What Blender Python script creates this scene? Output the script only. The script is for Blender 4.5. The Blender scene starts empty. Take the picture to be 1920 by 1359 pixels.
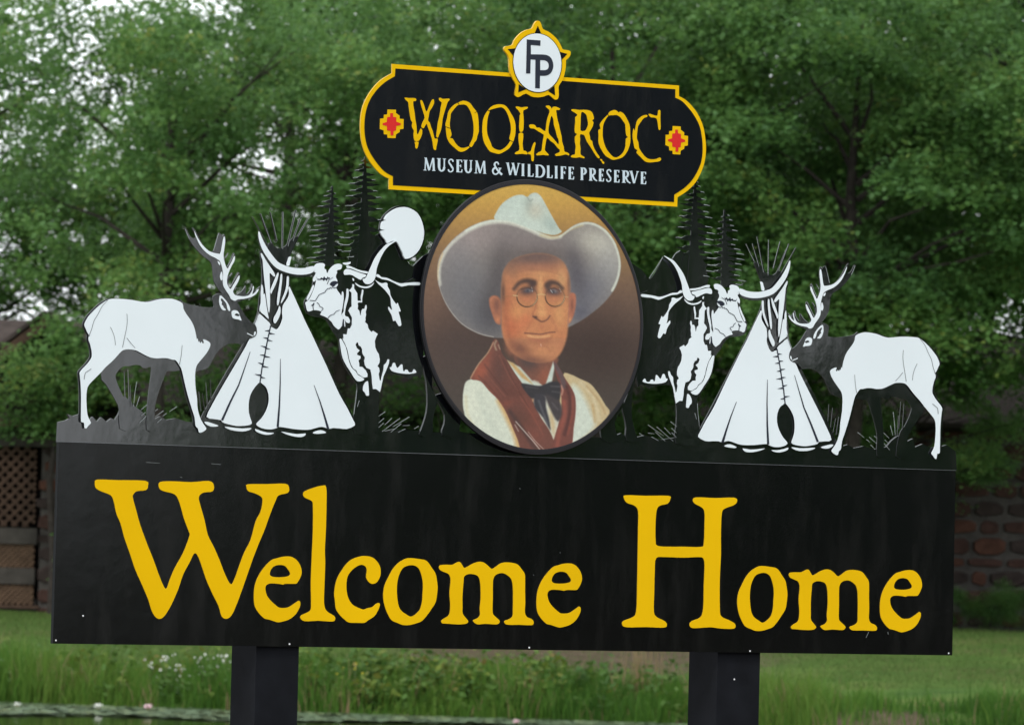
import bpy, bmesh, math, random
import numpy as np
from mathutils import Vector, Matrix
R = math.radians
# ---------------------------------------------------------------- camera, sky, sun, exposure
sc = bpy.context.scene
COL = sc.collection
FPX, PITCH, ROLL, EYE = 12000.0, math.atan(328.0 / 12000.0), 0.0255, 1.95
cam_d = bpy.data.cameras.new('camera'); cam = bpy.data.objects.new('camera', cam_d); COL.objects.link(cam)
sc.camera = cam
C_F = Vector((0, math.cos(PITCH), math.sin(PITCH)))
_up = Vector((0, -math.sin(PITCH), math.cos(PITCH))); _rt = Vector((1, 0, 0))
C_R = _rt * math.cos(ROLL) + _up * math.sin(ROLL)
C_U = -_rt * math.sin(ROLL) + _up * math.cos(ROLL)
CAM = Vector((0, 0, EYE))
cam.matrix_world = Matrix.Translation(CAM) @ Matrix((C_R, C_U, -C_F)).transposed().to_4x4()
cam_d.sensor_width = 36.0; cam_d.lens = 36.0 * FPX / 1920.0
cam_d.clip_start = 0.5; cam_d.clip_end = 3000
cam_d.dof.use_dof = True; cam_d.dof.focus_distance = 18.6; cam_d.dof.aperture_fstop = 16.5
sc.render.resolution_x = 1024; sc.render.resolution_y = 724

SUN_EL, SUN_AZ = 52.0, 200.0        # high, hazy, from behind the camera and a little to the left
world = bpy.data.worlds.new('World'); sc.world = world; world.use_nodes = True
wn = world.node_tree; wn.nodes.clear()
sky = wn.nodes.new('ShaderNodeTexSky'); sky.sky_type = 'NISHITA'; sky.sun_disc = False
sky.sun_elevation = R(SUN_EL); sky.sun_rotation = R(SUN_AZ); sky.air_density = 1.0; sky.dust_density = 3.0; sky.ozone_density = 1.0
mx = wn.nodes.new('ShaderNodeMix'); mx.data_type = 'RGBA'; mx.inputs[0].default_value = 0.86
mx.inputs[7].default_value = (16.2, 16.9, 17.4, 1)      # even cloud cover over the blue sky
bg = wn.nodes.new('ShaderNodeBackground'); bg.inputs[1].default_value = 0.1
wo = wn.nodes.new('ShaderNodeOutputWorld')
wn.links.new(sky.outputs[0], mx.inputs[6]); wn.links.new(mx.outputs[2], bg.inputs[0]); wn.links.new(bg.outputs[0], wo.inputs[0])
sd = bpy.data.lights.new('sun', 'SUN'); sd.energy = 1.5; sd.angle = R(12); sd.color = (1, .96, .9)
so = bpy.data.objects.new('sun', sd); COL.objects.link(so)
az, el = R(SUN_AZ), R(SUN_EL)
sdir = Vector((math.sin(az) * math.cos(el), math.cos(az) * math.cos(el), math.sin(el)))
so.rotation_euler = sdir.to_track_quat('Z', 'Y').to_euler(); so.location = (0, -5, 30)
vs = sc.view_settings; vs.view_transform = 'Standard'; vs.look = 'None'; vs.gamma = 1; vs.exposure = 0.13
try: vs.use_curve_mapping = False
except Exception: pass
sc.render.engine = 'CYCLES'
sc.cycles.max_bounces = 8; sc.cycles.transparent_max_bounces = 8

# ---------------------------------------------------------------- helpers
def lin(r, g, b):
    f = lambda c: (c / 255 / 12.92) if c / 255 <= .04045 else ((c / 255 + .055) / 1.055) ** 2.4
    return (f(r), f(g), f(b), 1)
def mat(name, col, rough=.6, spec=.5, noise=None, bump=None, ior=1.5, metal=0.0):
    """noise=(scale, amount) varies the colour, bump=(scale, strength, distance)"""
    m = bpy.data.materials.new(name); m.use_nodes = True; nt = m.node_tree; b = nt.nodes['Principled BSDF']
    b.inputs['Base Color'].default_value = col; b.inputs['Roughness'].default_value = rough
    b.inputs['Specular IOR Level'].default_value = spec; b.inputs['IOR'].default_value = ior; b.inputs['Metallic'].default_value = metal
    tc = nt.nodes.new('ShaderNodeTexCoord')
    if noise:
        n = nt.nodes.new('ShaderNodeTexNoise'); n.inputs['Scale'].default_value = noise[0]; n.inputs['Detail'].default_value = 6
        nt.links.new(tc.outputs['Object'], n.inputs['Vector'])
        h = nt.nodes.new('ShaderNodeHueSaturation'); h.inputs['Color'].default_value = col
        mr = nt.nodes.new('ShaderNodeMapRange'); mr.inputs[1].default_value = .25; mr.inputs[2].default_value = .75
        mr.inputs[3].default_value = 1 - noise[1]; mr.inputs[4].default_value = 1 + noise[1]
        nt.links.new(n.outputs[0], mr.inputs[0]); nt.links.new(mr.outputs[0], h.inputs['Value']); nt.links.new(h.outputs[0], b.inputs['Base Color'])
    if bump:
        n = nt.nodes.new('ShaderNodeTexNoise'); n.inputs['Scale'].default_value = bump[0]; n.inputs['Detail'].default_value = 4
        nt.links.new(tc.outputs['Object'], n.inputs['Vector'])
        bp = nt.nodes.new('ShaderNodeBump'); bp.inputs['Strength'].default_value = bump[1]; bp.inputs['Distance'].default_value = bump[2]
        nt.links.new(n.outputs[0], bp.inputs['Height']); nt.links.new(bp.outputs[0], b.inputs['Normal'])
    return m
def mesh_obj(name, verts, faces, m=None, parent=None, link=True):
    me = bpy.data.meshes.new(name); me.from_pydata([tuple(v) for v in verts], [], faces); me.update()
    if m is not None: me.materials.append(m)
    o = bpy.data.objects.new(name, me)
    if link: COL.objects.link(o)
    if parent is not None: o.parent = parent
    return o
def empty(name, loc, rz=0):
    o = bpy.data.objects.new(name, None); COL.objects.link(o); o.location = loc; o.rotation_euler = (0, 0, rz); o.empty_display_size = .2
    return o
def tag(o, label=None, cat=None, group=None, kind=None):
    if label: o['label'] = label
    if cat: o['category'] = cat
    if group: o['group'] = group
    if kind: o['kind'] = kind
    return o
def box_vf(x0, x1, y0, y1, z0, z1, base=0):
    v = [(x0, y0, z0), (x1, y0, z0), (x1, y1, z0), (x0, y1, z0), (x0, y0, z1), (x1, y0, z1), (x1, y1, z1), (x0, y1, z1)]
    f = [(0, 3, 2, 1), (4, 5, 6, 7), (0, 1, 5, 4), (1, 2, 6, 5), (2, 3, 7, 6), (3, 0, 4, 7)]
    return v, [tuple(i + base for i in q) for q in f]
def box(name, x0, x1, y0, y1, z0, z1, m, parent=None):
    v, f = box_vf(x0, x1, y0, y1, z0, z1); return mesh_obj(name, v, f, m, parent)
# plane of the sign and rays of the photograph's camera (used to read positions off the photograph)
TH = R(32.0)                         # the sign is turned away to the right of the camera
S_U = Vector((math.cos(TH), math.sin(TH), 0)); S_N = Vector((math.sin(TH), -math.cos(TH), 0))
def ray(px, py): return (C_F * FPX + C_R * (px - 960.0) + C_U * (679.5 - py)).normalized()
_d = ray(950, 1010); S_O = CAM + _d * (18.7 / _d.y)
S_BASE = Vector((S_O.x, S_O.y, 0.35))
# ---------------------------------------------------------------- ground, pond
rng = np.random.default_rng(11)
def shore(x): return np.interp(x, [-60, -12, -5.6, -1.8, 1.8, 2.8, 3.6, 5.5, 12, 60], [66, 70.6, 69.8, 68.8, 68.2, 67.0, 65.0, 63.4, 62, 60])
def gz(x, y):
    x = np.asarray(x, float); y = np.asarray(y, float); t = y - shore(x)
    far = np.interp(t, [-6, -3, 0, 1.3, 3, 23, 30, 60], [-.8, -.6, -.02, .26, .33, .75, .8, .9])
    near = np.interp(y, [22, 25.5, 28, 32], [.35, .12, -.4, -.8])
    z = np.where(t > -6, far, np.where(y < 32, near, -.8))
    pond = np.interp(np.abs(x), [60, 75], [0, 1]); z = z * (1 - pond) + np.maximum(z, .35) * pond
    return z + .03 * np.sin(x * .9 + y * .31) * np.clip(t / 3, 0, 1)
def axis(parts):
    out = []
    for a, b, s in parts: out += list(np.arange(a, b, s))
    return np.array(out)
gxs = axis([(-900, -100, 80), (-100, -16, 6), (-16, -9, .5), (-9, 9, .2), (9, 16, .5), (16, 100, 6), (100, 901, 80)])
gys = axis([(-500, -60, 40), (-60, 20, 5), (20, 34, 1), (34, 58, 4), (58, 76, .25), (76, 100, 1), (100, 160, 6), (160, 1200, 80)])
GXX, GYY = np.meshgrid(gxs, gys); GZZ = gz(GXX, GYY)
GZZ = np.where(GYY > 160, np.maximum(GZZ, .9), GZZ)
nx, ny = len(gxs), len(gys)
ii = np.arange(nx * ny).reshape(ny, nx)
q = np.stack([ii[:-1, :-1], ii[:-1, 1:], ii[1:, 1:], ii[1:, :-1]], -1).reshape(-1, 4).tolist()
def ramp(nt, src, stops):
    r = nt.nodes.new('ShaderNodeValToRGB'); nt.links.new(src, r.inputs[0]); e = r.color_ramp.elements
    e[0].position, e[0].color = stops[0]; e[1].position, e[1].color = stops[-1]
    for p, c in stops[1:-1]: k = e.new(p); k.color = c
    return r.outputs[0]
def noise(nt, scale, detail=6, rough=.55, vec=None):
    n = nt.nodes.new('ShaderNodeTexNoise'); n.inputs['Scale'].default_value = scale; n.inputs['Detail'].default_value = detail; n.inputs['Roughness'].default_value = rough
    if vec is not None: nt.links.new(vec, n.inputs['Vector'])
    return n.outputs[0]
M_GROUND = mat('lawn_and_soil', (.05, .08, .03, 1), .95, .03, bump=(9, .6, .06)); nt = M_GROUND.node_tree
geo = nt.nodes.new('ShaderNodeNewGeometry'); pos = geo.outputs['Position']
def mixc(nt, fac, a, b):
    m = nt.nodes.new('ShaderNodeMix'); m.data_type = 'RGBA'; nt.links.new(fac, m.inputs[0])
    for s, v in ((6, a), (7, b)):
        if isinstance(v, tuple): m.inputs[s].default_value = v
        else: nt.links.new(v, m.inputs[s])
    return m.outputs[2]
grass_c = ramp(nt, noise(nt, .9, 8, .6, pos), [(.3, (.040, .078, .018, 1)), (.5, (.062, .110, .025, 1)), (.68, (.10, .125, .036, 1))])
soil_c = ramp(nt, noise(nt, 3.5, 8, .7, pos), [(.3, (.045, .036, .022, 1)), (.55, (.085, .066, .045, 1)), (.75, (.14, .105, .078, 1))])
att = nt.nodes.new('ShaderNodeAttribute'); att.attribute_name = 'bare'
mth = nt.nodes.new('ShaderNodeMath'); mth.operation = 'ADD'; nt.links.new(att.outputs['Fac'], mth.inputs[0])
m2 = nt.nodes.new('ShaderNodeMath'); m2.operation = 'MULTIPLY_ADD'; nt.links.new(noise(nt, 3.6, 8, .75, pos), m2.inputs[0]); m2.inputs[1].default_value = 2.0; m2.inputs[2].default_value = -1.0
nt.links.new(m2.outputs[0], mth.inputs[1]); cr = ramp(nt, mth.outputs[0], [(.35, (0, 0, 0, 1)), (.65, (1, 1, 1, 1))])
nt.links.new(mixc(nt, cr, grass_c, soil_c), nt.nodes['Principled BSDF'].inputs['Base Color'])
ground = mesh_obj('ground', np.stack([GXX, GYY, GZZ], -1).reshape(-1, 3).tolist(), q, M_GROUND); tag(ground, kind='structure')
def bare(x, y):
    t = y - shore(x)
    a = np.exp(-((x - 3.9) / .7) ** 2 - ((t - .8) / 1.3) ** 2) * 1.1
    b = np.exp(-((x - 1.0) / 2.6) ** 4 - ((y - 80) / 5.5) ** 4) * 1.0
    c = np.exp(-((y - 91.6) / .5) ** 2) * .9 * (np.abs(x) < 12)
    return np.clip(np.maximum(np.maximum(a, b), np.where(t < .1, 1.0, c)), 0, 1)
fa = ground.data.attributes.new('bare', 'FLOAT', 'POINT'); fa.data.foreach_set('value', bare(GXX, GYY).ravel().astype(np.float32))
for p in ground.data.polygons: p.use_smooth = True

M_WATER = mat('pond_water', (.020, .028, .010, 1), .06, .5, bump=(2.2, .25, .01), ior=1.33)
water = mesh_obj('pond_water', [(-74, 24.5, 0), (74, 24.5, 0), (74, 71.5, 0), (-74, 71.5, 0)], [(0, 1, 2, 3)], M_WATER); tag(water, kind='structure')

def tinted(name, stops, rough=.55, trans=.35, attr='tint', spec=.18):
    """leaf or blade material: colour by a per-piece random value, thin so light passes through"""
    m = bpy.data.materials.new(name); m.use_nodes = True; nt = m.node_tree; nt.nodes.clear()
    a = nt.nodes.new('ShaderNodeAttribute'); a.attribute_name = attr
    col = ramp(nt, a.outputs['Fac'], stops)
    b = nt.nodes.new('ShaderNodeBsdfPrincipled'); b.inputs['Roughness'].default_value = rough; b.inputs['Specular IOR Level'].default_value = spec
    nt.links.new(col, b.inputs['Base Color'])
    t = nt.nodes.new('ShaderNodeBsdfTranslucent'); h = nt.nodes.new('ShaderNodeHueSaturation'); h.inputs['Value'].default_value = 1.3; h.inputs['Hue'].default_value = .485
    nt.links.new(col, h.inputs['Color']); nt.links.new(h.outputs[0], t.inputs['Color'])
    s = nt.nodes.new('ShaderNodeMixShader'); s.inputs[0].default_value = trans; o = nt.nodes.new('ShaderNodeOutputMaterial')
    nt.links.new(b.outputs[0], s.inputs[1]); nt.links.new(t.outputs[0], s.inputs[2]); nt.links.new(s.outputs[0], o.inputs[0])
    return m
def mesh_np(name, V, F, tint, m, parent=None):
    """many quads at once: V (n,4,3) -> mesh with a random value per quad"""
    n = len(V); me = bpy.data.meshes.new(name)
    me.vertices.add(n * 4); me.vertices.foreach_set('co', V.reshape(-1).astype(np.float32))
    me.loops.add(n * 4); me.loops.foreach_set('vertex_index', np.arange(n * 4, dtype=np.int32))
    me.polygons.add(n); me.polygons.foreach_set('loop_start', np.arange(0, n * 4, 4, dtype=np.int32))
    try: me.polygons.foreach_set('loop_total', np.full(n, 4, dtype=np.int32))
    except Exception: pass
    me.update(calc_edges=True)
    a = me.attributes.new('tint', 'FLOAT', 'FACE'); a.data.foreach_set('value', tint.astype(np.float32))
    me.materials.append(m); o = bpy.data.objects.new(name, me); COL.objects.link(o)
    if parent: o.parent = parent
    return o
def blades(name, x, y, h, w, lean, m, tint, z=None):
    n = len(x); a = rng.uniform(0, math.pi, n); dx, dy = np.cos(a) * w / 2, np.sin(a) * w / 2
    la = rng.uniform(0, 2 * math.pi, n); lx, ly = np.cos(la) * lean * h, np.sin(la) * lean * h
    zz = gz(x, y) - .01 if z is None else z
    V = np.zeros((n, 2, 4, 3)); mx_, my_ = x + lx * .35, y + ly * .35
    def pt(px, py, pz): return np.stack([px, py, pz], -1)
    V[:, 0, 0] = pt(x - dx, y - dy, zz); V[:, 0, 1] = pt(x + dx, y + dy, zz); V[:, 0, 2] = pt(mx_ + dx * .8, my_ + dy * .8, zz + h * .6); V[:, 0, 3] = pt(mx_ - dx * .8, my_ - dy * .8, zz + h * .6)
    V[:, 1, 0] = V[:, 0, 3]; V[:, 1, 1] = V[:, 0, 2]; V[:, 1, 2] = pt(x + lx + dx * .12, y + ly + dy * .12, zz + h); V[:, 1, 3] = pt(x + lx - dx * .12, y + ly - dy * .12, zz + h)
    return mesh_np(name, V.reshape(-1, 4, 3), None, np.repeat(tint, 2), m)
M_GRASS = tinted('tall_grass', [(0, (.030, .080, .014, 1)), (.45, (.062, .148, .022, 1)), (.8, (.10, .18, .030, 1)), (.97, (.12, .17, .04, 1)), (1, (.24, .18, .10, 1))], trans=.35, spec=.08)
M_LAWN = tinted('lawn_blades', [(0, (.050, .095, .024, 1)), (.6, (.080, .130, .036, 1)), (.9, (.12, .145, .055, 1)), (1, (.19, .16, .09, 1))], trans=.25, spec=.04)
# tall grass on the bank, in uneven tufts
n = 82000
gxr = rng.uniform(-12.5, 12.5, n); tt = rng.beta(1.3, 1.7, n) * 3.0 - .08
tuft_n = np.sin(gxr * 2.3 + 1) * .5 + np.sin(gxr * 5.9 + tt * 2) * .3 + np.sin(gxr * 11.3 + 2.1) * .25
gyr = shore(gxr) + tt
gapc = np.exp(-np.abs((gxr - 4.0 + .18 * np.sin(tt * 4.1)) / (.68 + .12 * np.sin(gxr * 9 + tt * 3))) ** 5)
dens = 1 - gapc * np.interp(tt, [.9, 2.0], [.93, .5])
keep = (rng.random(n) < dens * np.clip(.85 + tuft_n * .35, 0, 1))
gxr, gyr, tt, tuft_n = gxr[keep], gyr[keep], tt[keep], tuft_n[keep]
h = (.16 + .15 * tuft_n.clip(-1, 1) + rng.gamma(2.2, .055, len(gxr))) * np.interp(tt, [-.1, .2, 1.2, 3], [.7, 1.05, .85, .4]) * np.interp(gxr, [-6, -2, 2], [1.12, 1, .95])
tint = np.clip(.45 + .22 * np.sin(gxr * 1.7 + 3) + rng.normal(0, .18, len(gxr)) + .12 * tuft_n, 0, .95)
dead = (rng.random(len(gxr)) < .02 + .09 * (np.sin(gxr * 3.1 + .7) * np.sin(gyr * 2.3) > .35)); tint[dead] = 1.0
o = blades('tall_grass', gxr, gyr, h, rng.uniform(.008, .016, len(gxr)), rng.uniform(.05, .5, len(gxr)), M_GRASS, tint)
tag(o, 'tall bright green grass growing along the far bank of the pond', 'grass', kind='stuff')
n = 190000
lx_ = rng.uniform(-12, 12, n); ly_ = rng.uniform(70, 91.3, n) ; ok_ = (ly_ > shore(lx_) + .3) & (rng.random(n) > bare(lx_, ly_) * .9 - .03)
lx_, ly_ = lx_[ok_], ly_[ok_]
pt_ = np.sin(lx_ * 1.1 + np.sin(ly_ * .7) * 2) * .5 + np.sin(ly_ * 1.9 + lx_ * .6) * .4
o = blades('lawn_grass', lx_, ly_, rng.uniform(.025, .06, len(lx_)) * (1 + .4 * pt_), rng.uniform(.006, .012, len(lx_)), rng.uniform(.1, .8, len(lx_)), M_LAWN, np.clip(.5 + .18 * pt_ + rng.normal(0, .2, len(lx_)), 0, 1))
tag(o, 'short mown lawn behind the pond', 'grass', kind='stuff')
# broad-leaved weeds among the bank grass
M_WEED = tinted('weed_leaf', [(0, (.04, .09, .02, 1)), (.5, (.07, .14, .03, 1)), (.85, (.13, .17, .03, 1)), (1, (.19, .13, .05, 1))], trans=.3, spec=.1)
nw = 380; wx = rng.uniform(-8, 2.6, nw); wx = np.where(rng.random(nw) < .5, rng.uniform(-2.4, .6, nw), wx); wt = rng.uniform(.2, 2.4, nw); wq = []; wtn = []
for x_, t_ in zip(wx, wt):
    k_ = int(rng.integers(14, 34)); hh_ = rng.uniform(.12, .42); p_ = rng.normal(0, 1, (k_, 3)) * np.array([.07, .07, .3 * hh_])
    p_ += np.array([x_, float(shore(x_)) + t_, float(gz(x_, shore(x_) + t_)) + hh_ * .6]); nr = rng.normal(0, .6, (k_, 3)); nr[:, 2] = 1; nr /= np.linalg.norm(nr, axis=1)[:, None]
    tv = np.cross(nr, rng.normal(0, 1, (k_, 3))); tv /= np.linalg.norm(tv, axis=1)[:, None]; bv = np.cross(nr, tv); L_w = rng.uniform(.03, .07, k_)[:, None]
    wq.append(np.stack([p_ - tv * L_w, p_ + bv * L_w * .55, p_ + tv * L_w, p_ - bv * L_w * .55], 1)); wtn.append(np.full(k_, rng.random()) * .8 + rng.random(k_) * .2)
o = mesh_np('bank_weeds', np.concatenate(wq), None, np.concatenate(wtn), M_WEED); tag(o, 'broad leaved weeds mixed into the grass of the pond bank', 'weeds', kind='stuff')
# tall seeding stalk clump on the bank
n = 60; x = 1.5 + rng.normal(0, .14, n)
o = blades('seed_grass_clump', x, shore(x) + 1.7 + rng.normal(0, .1, n), rng.uniform(.5, .78, n), np.full(n, .01), rng.uniform(.05, .22, n), M_GRASS, np.full(n, 1.0))
tag(o, 'thin pale seeding grass clump rising above the green bank grass', 'grass clump')

# floating lily pads
M_PAD = tinted('lily_pad_leaf', [(0, (.055, .095, .040, 1)), (.7, (.10, .15, .075, 1)), (1, (.15, .18, .07, 1))], rough=.4, trans=.05)
n = 4600; px_ = rng.uniform(-9, 2.6, n); band = np.interp(px_, [-9, -5, -1.8, 1.6, 2.6], [4.6, 4.0, 2.6, 1.6, .3])
pdist = rng.random(n) ** 1.1 * band * (1 + .15 * np.sin(px_ * 1.9)); py_ = shore(px_) - .02 - pdist
kk = rng.random(n) < .9; px_, py_ = px_[kk], py_[kk]; n = len(px_); rr = rng.uniform(.07, .15, n); V = np.zeros((n, 3, 4, 3)); a0 = rng.uniform(0, 6.28, n)
zt = .004 + rng.uniform(0, .02, n)
for k in range(3):
    for j, da in enumerate((None, 0, .5, 1)):
        if da is None: V[:, k, 0] = np.stack([px_, py_, zt - .003], -1)
        else:
            a = a0 + (k + da) * (5.9 / 3); V[:, k, j] = np.stack([px_ + rr * np.cos(a), py_ + rr * np.sin(a), zt + rng.normal(0, .004, n)], -1)
o = mesh_np('lily_pads', V.reshape(-1, 4, 3), None, np.repeat(rng.random(n), 3), M_PAD)
tag(o, 'dense pale green lily pads floating along the far edge of the pond', 'lily pads', kind='stuff')
# white and pink water lilies
M_PETW = mat('white_petal', (.80, .80, .76, 1), .5, .3); M_PETP = mat('pink_petal', (.80, .60, .64, 1), .5, .3); M_STAM = mat('yellow_stamen', (.6, .42, .05, 1), .6)
def lily(px, py, s, mp, label):
    d = ray(px, py); zf = .03; t = (zf - CAM.z) / d.z; q0 = CAM + d * t
    r_ = empty('water_lily', (q0.x, q0.y, .01)); tag(r_, label, 'water lily', 'water lilies by the far bank')
    for ring, (cnt, el_, ln) in enumerate(((8, 22, 1.0), (7, 48, .85), (5, 72, .7))):
        for k in range(cnt):
            a = 2 * math.pi * (k + ring * .5) / cnt; e_ = R(el_ + rng.normal(0, 5)); L = s * ln; w_ = s * .26
            dr = Vector((math.cos(a) * math.cos(e_), math.sin(a) * math.cos(e_), math.sin(e_))); sd_ = Vector((-math.sin(a), math.cos(a), 0)); up_ = Vector((0, 0, 1))
            b0 = Vector((0, 0, .02)); pts = [b0, b0 + dr * L * .45 + sd_ * w_, b0 + dr * L + up_ * .15 * L, b0 + dr * L * .45 - sd_ * w_, b0 + dr * L * .5 - up_ * .04 * L]
            mesh_obj('petal', pts, [(0, 1, 4), (1, 2, 4), (4, 2, 3), (0, 4, 3)], mp, r_)
    vs_, fs = [], []
    for k in range(10):
        a = k * .628; c, s_ = math.cos(a), math.sin(a); vs_ += [(c * .2 * s, s_ * .2 * s, .02), (c * .1 * s, s_ * .1 * s, .02 + .38 * s)]
    for k in range(10): j = (k + 1) % 10; fs.append((2 * k, 2 * j, 2 * j + 1, 2 * k + 1))
    fs.append(tuple(2 * k + 1 for k in range(10))); mesh_obj('stamens', vs_, fs, M_STAM, r_)
lily(32, 1324, .062, M_PETW, 'white water lily at the left edge of the pond view')
lily(184, 1328, .078, M_PETW, 'largest white water lily between two others on the pads')
lily(277, 1329, .075, M_PETP, 'pale pinkish water lily nearest the left sign post')
lily(968, 1356, .062, M_PETP, 'small pink water lily alone between the two posts')

# wildflowers in the bank grass
def flower_patch(name, px0, px1, py0, py1, n, rad, m, label, seed):
    rg = np.random.default_rng(seed); V = []; 
    xs = []; ys_ = []; zs = []
    while len(xs) < n:
        px = rg.uniform(px0, px1); py = rg.uniform(py0, py1)
        if rg.random() > .25 + .75 * (px - px0) / (px1 - px0): continue
        d = ray(px, py); y = float(shore(0)) + rg.uniform(.55, 1.0) + (1.0 if px < 480 else .3); q0 = CAM + d * (y / d.y); xs.append(q0.x); ys_.append(q0.y); zs.append(q0.z)
    vs_, fs = [], []
    for x, y, z in zip(xs, ys_, zs):
        r = rad * rg.uniform(.6, 1.2); b = len(vs_); tl = rg.uniform(-.5, .5); vs_.append((x, y - .004, z))
        for k in range(8):
            a = k * math.pi / 4; rr_ = r * (1 if k % 2 else .6); vs_.append((x + rr_ * math.cos(a), y + rr_ * math.sin(a) * math.sin(tl), z + rr_ * math.sin(a) * math.cos(tl)))
        fs += [(b, b + 1 + k, b + 1 + (k + 1) % 8) for k in range(8)]
    root = empty(name, (sum(xs) / n, sum(ys_) / n, float(gz(sum(xs) / n, sum(ys_) / n)))); tag(root, label, 'wildflowers')
    off = root.location; o = mesh_obj('blossoms', [(a - off.x, b - off.y, c - off.z) for a, b, c in vs_], fs, m, root); o['kind'] = 'stuff'
    vs_, fs = [], []
    for x, y, z in zip(xs, ys_, zs):
        g = float(gz(x, y)); b = len(vs_); xo = x + rg.normal(0, .03)
        vs_ += [(xo - off.x - .003, y - off.y, g - off.z), (xo - off.x + .003, y - off.y, g - off.z), (x - off.x + .002, y - off.y, z - off.z), (x - off.x - .002, y - off.y, z - off.z)]; fs.append((b, b + 1, b + 2, b + 3))
    o = mesh_obj('stems', vs_, fs, M_STEM, root); o['kind'] = 'stuff'
M_STEM = mat('flower_stem', (.05, .08, .025, 1), .7); M_FW = mat('white_blossom', (.72, .72, .68, 1), .6); M_FY = mat('yellow_blossom', (.55, .48, .03, 1), .6)
flower_patch('white_wildflowers', 270, 432, 1226, 1290, 110, .015, M_FW, 'patch of tiny white wildflowers in the grass left of the left post', 4)
flower_patch('yellow_wildflowers', 600, 700, 1240, 1296, 18, .015, M_FY, 'few yellow wildflowers in the grass right of the left post', 5)

# ---------------------------------------------------------------- buildings on the rise
M_WOOD = mat('weathered_grey_wood', (.060, .054, .048, 1), .85, .1, noise=(5, .35), bump=(30, .4, .004))
M_LATH = mat('brown_lath', (.070, .043, .030, 1), .85, .2, noise=(6, .3))
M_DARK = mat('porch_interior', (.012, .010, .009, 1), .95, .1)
M_ROOF = mat('brown_shingles', (.060, .048, .044, 1), .95, .15, noise=(7, .35), bump=(16, .8, .02))
M_MORT = mat('old_mortar', (.070, .063, .058, 1), .95, .15, noise=(9, .3), bump=(25, .5, .01))
M_STN = [mat('red_brown_stone', (.056, .030, .024, 1), .9, .2, noise=(7, .4), bump=(14, .7, .015)), mat('dark_brown_stone', (.040, .029, .026, 1), .9, .2, noise=(6, .4), bump=(14, .7, .015)), mat('rust_stone', (.078, .036, .025, 1), .9, .2, noise=(8, .35), bump=(14, .7, .015))]
FY = 92.0
house = empty('porch_building', (-9.5, FY, .75)); tag(house, 'brown shingle roofed building with lattice screened porch beside the left edge of the sign', 'building')
def hb(name, x0, x1, y0, y1, z0, z1, m, par=None):
    p = par or house; return box(name, x0 + 9.5, x1 + 9.5, y0 - FY, y1 - FY, z0 - .75, z1 - .75, m, p)
hb('porch_floor', -13, -6.75, FY + .1, FY + 3.2, .5, .86, M_MORT)
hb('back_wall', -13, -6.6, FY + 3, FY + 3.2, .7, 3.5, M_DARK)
hb('plank', -13, -6.78, FY - .03, FY + .02, 1.106, 1.336, M_WOOD); hb('plank', -13, -6.76, FY - .035, FY + .02, 1.68, 1.91, M_WOOD)
hb('eave_board', -13, -6.45, FY - .32, FY - .27, 3.36, 3.52, M_LATH); hb('beam', -13, -6.5, FY - .06, FY + .14, 3.08, 3.26, M_WOOD)
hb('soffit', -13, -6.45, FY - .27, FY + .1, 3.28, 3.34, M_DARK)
hb('sill_board', -13, -6.7, FY - .05, FY + .02, .76, .80, M_LATH)
lathx = []
me_l = {}
def laths(z0, z1, pitch, key, tone):
    Hh = z1 - z0
    x = -8.6 - Hh
    while x < -6.8:
        for sgn in (1, -1):
            xa = x if sgn > 0 else x + Hh; xb = x + Hh if sgn > 0 else x
            a, b = max(x, -13), min(x + Hh, -6.8)
            # clip at the right end of the screen
            za, zb = z0, z1
            X0_, X1_ = xa, xb
            if max(X0_, X1_) > -6.8:
                f = (-6.8 - x) / Hh
                if f <= .02: continue
                if sgn > 0: X1_ = -6.8; zb = z0 + Hh * f
                else: X0_ = -6.8; za = z0 + Hh * (1 - f)
            yb = FY + (.012 if sgn > 0 else .026); w = .024
            dx, dz = X1_ - X0_, zb - za; l = math.hypot(dx, dz); ox_, oz_ = -dz / l * w, dx / l * w
            vv = [(X0_ + ox_, yb, za + oz_), (X0_ - ox_, yb, za - oz_), (X1_ - ox_, yb, zb - oz_), (X1_ + ox_, yb, zb + oz_)]
            vv += [(p_[0], p_[1] - .009, p_[2]) for p_ in vv]
            vv = [(p_[0] + 9.5, p_[1] - FY, min(max(p_[2], z0 - .01), z1 + .01) - .75) for p_ in vv]
            mesh_obj('lath', vv, [(4, 5, 6, 7), (0, 3, 2, 1), (0, 1, 5, 4), (1, 2, 6, 5), (2, 3, 7, 6), (3, 0, 4, 7)], tone, house)
        x += pitch
laths(1.93, 3.09, .155, 'a', M_LATH)
M_LATH2 = mat('pale_brown_lath', (.10, .062, .040, 1), .85, .2, noise=(6, .3))
laths(1.34, 1.675, .085, 'b', M_LATH2); laths(.81, 1.10, .085, 'c', M_LATH2)
hb('rear_board', -13, -6.8, FY + .05, FY + .07, .8, 1.9, M_LATH)
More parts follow.
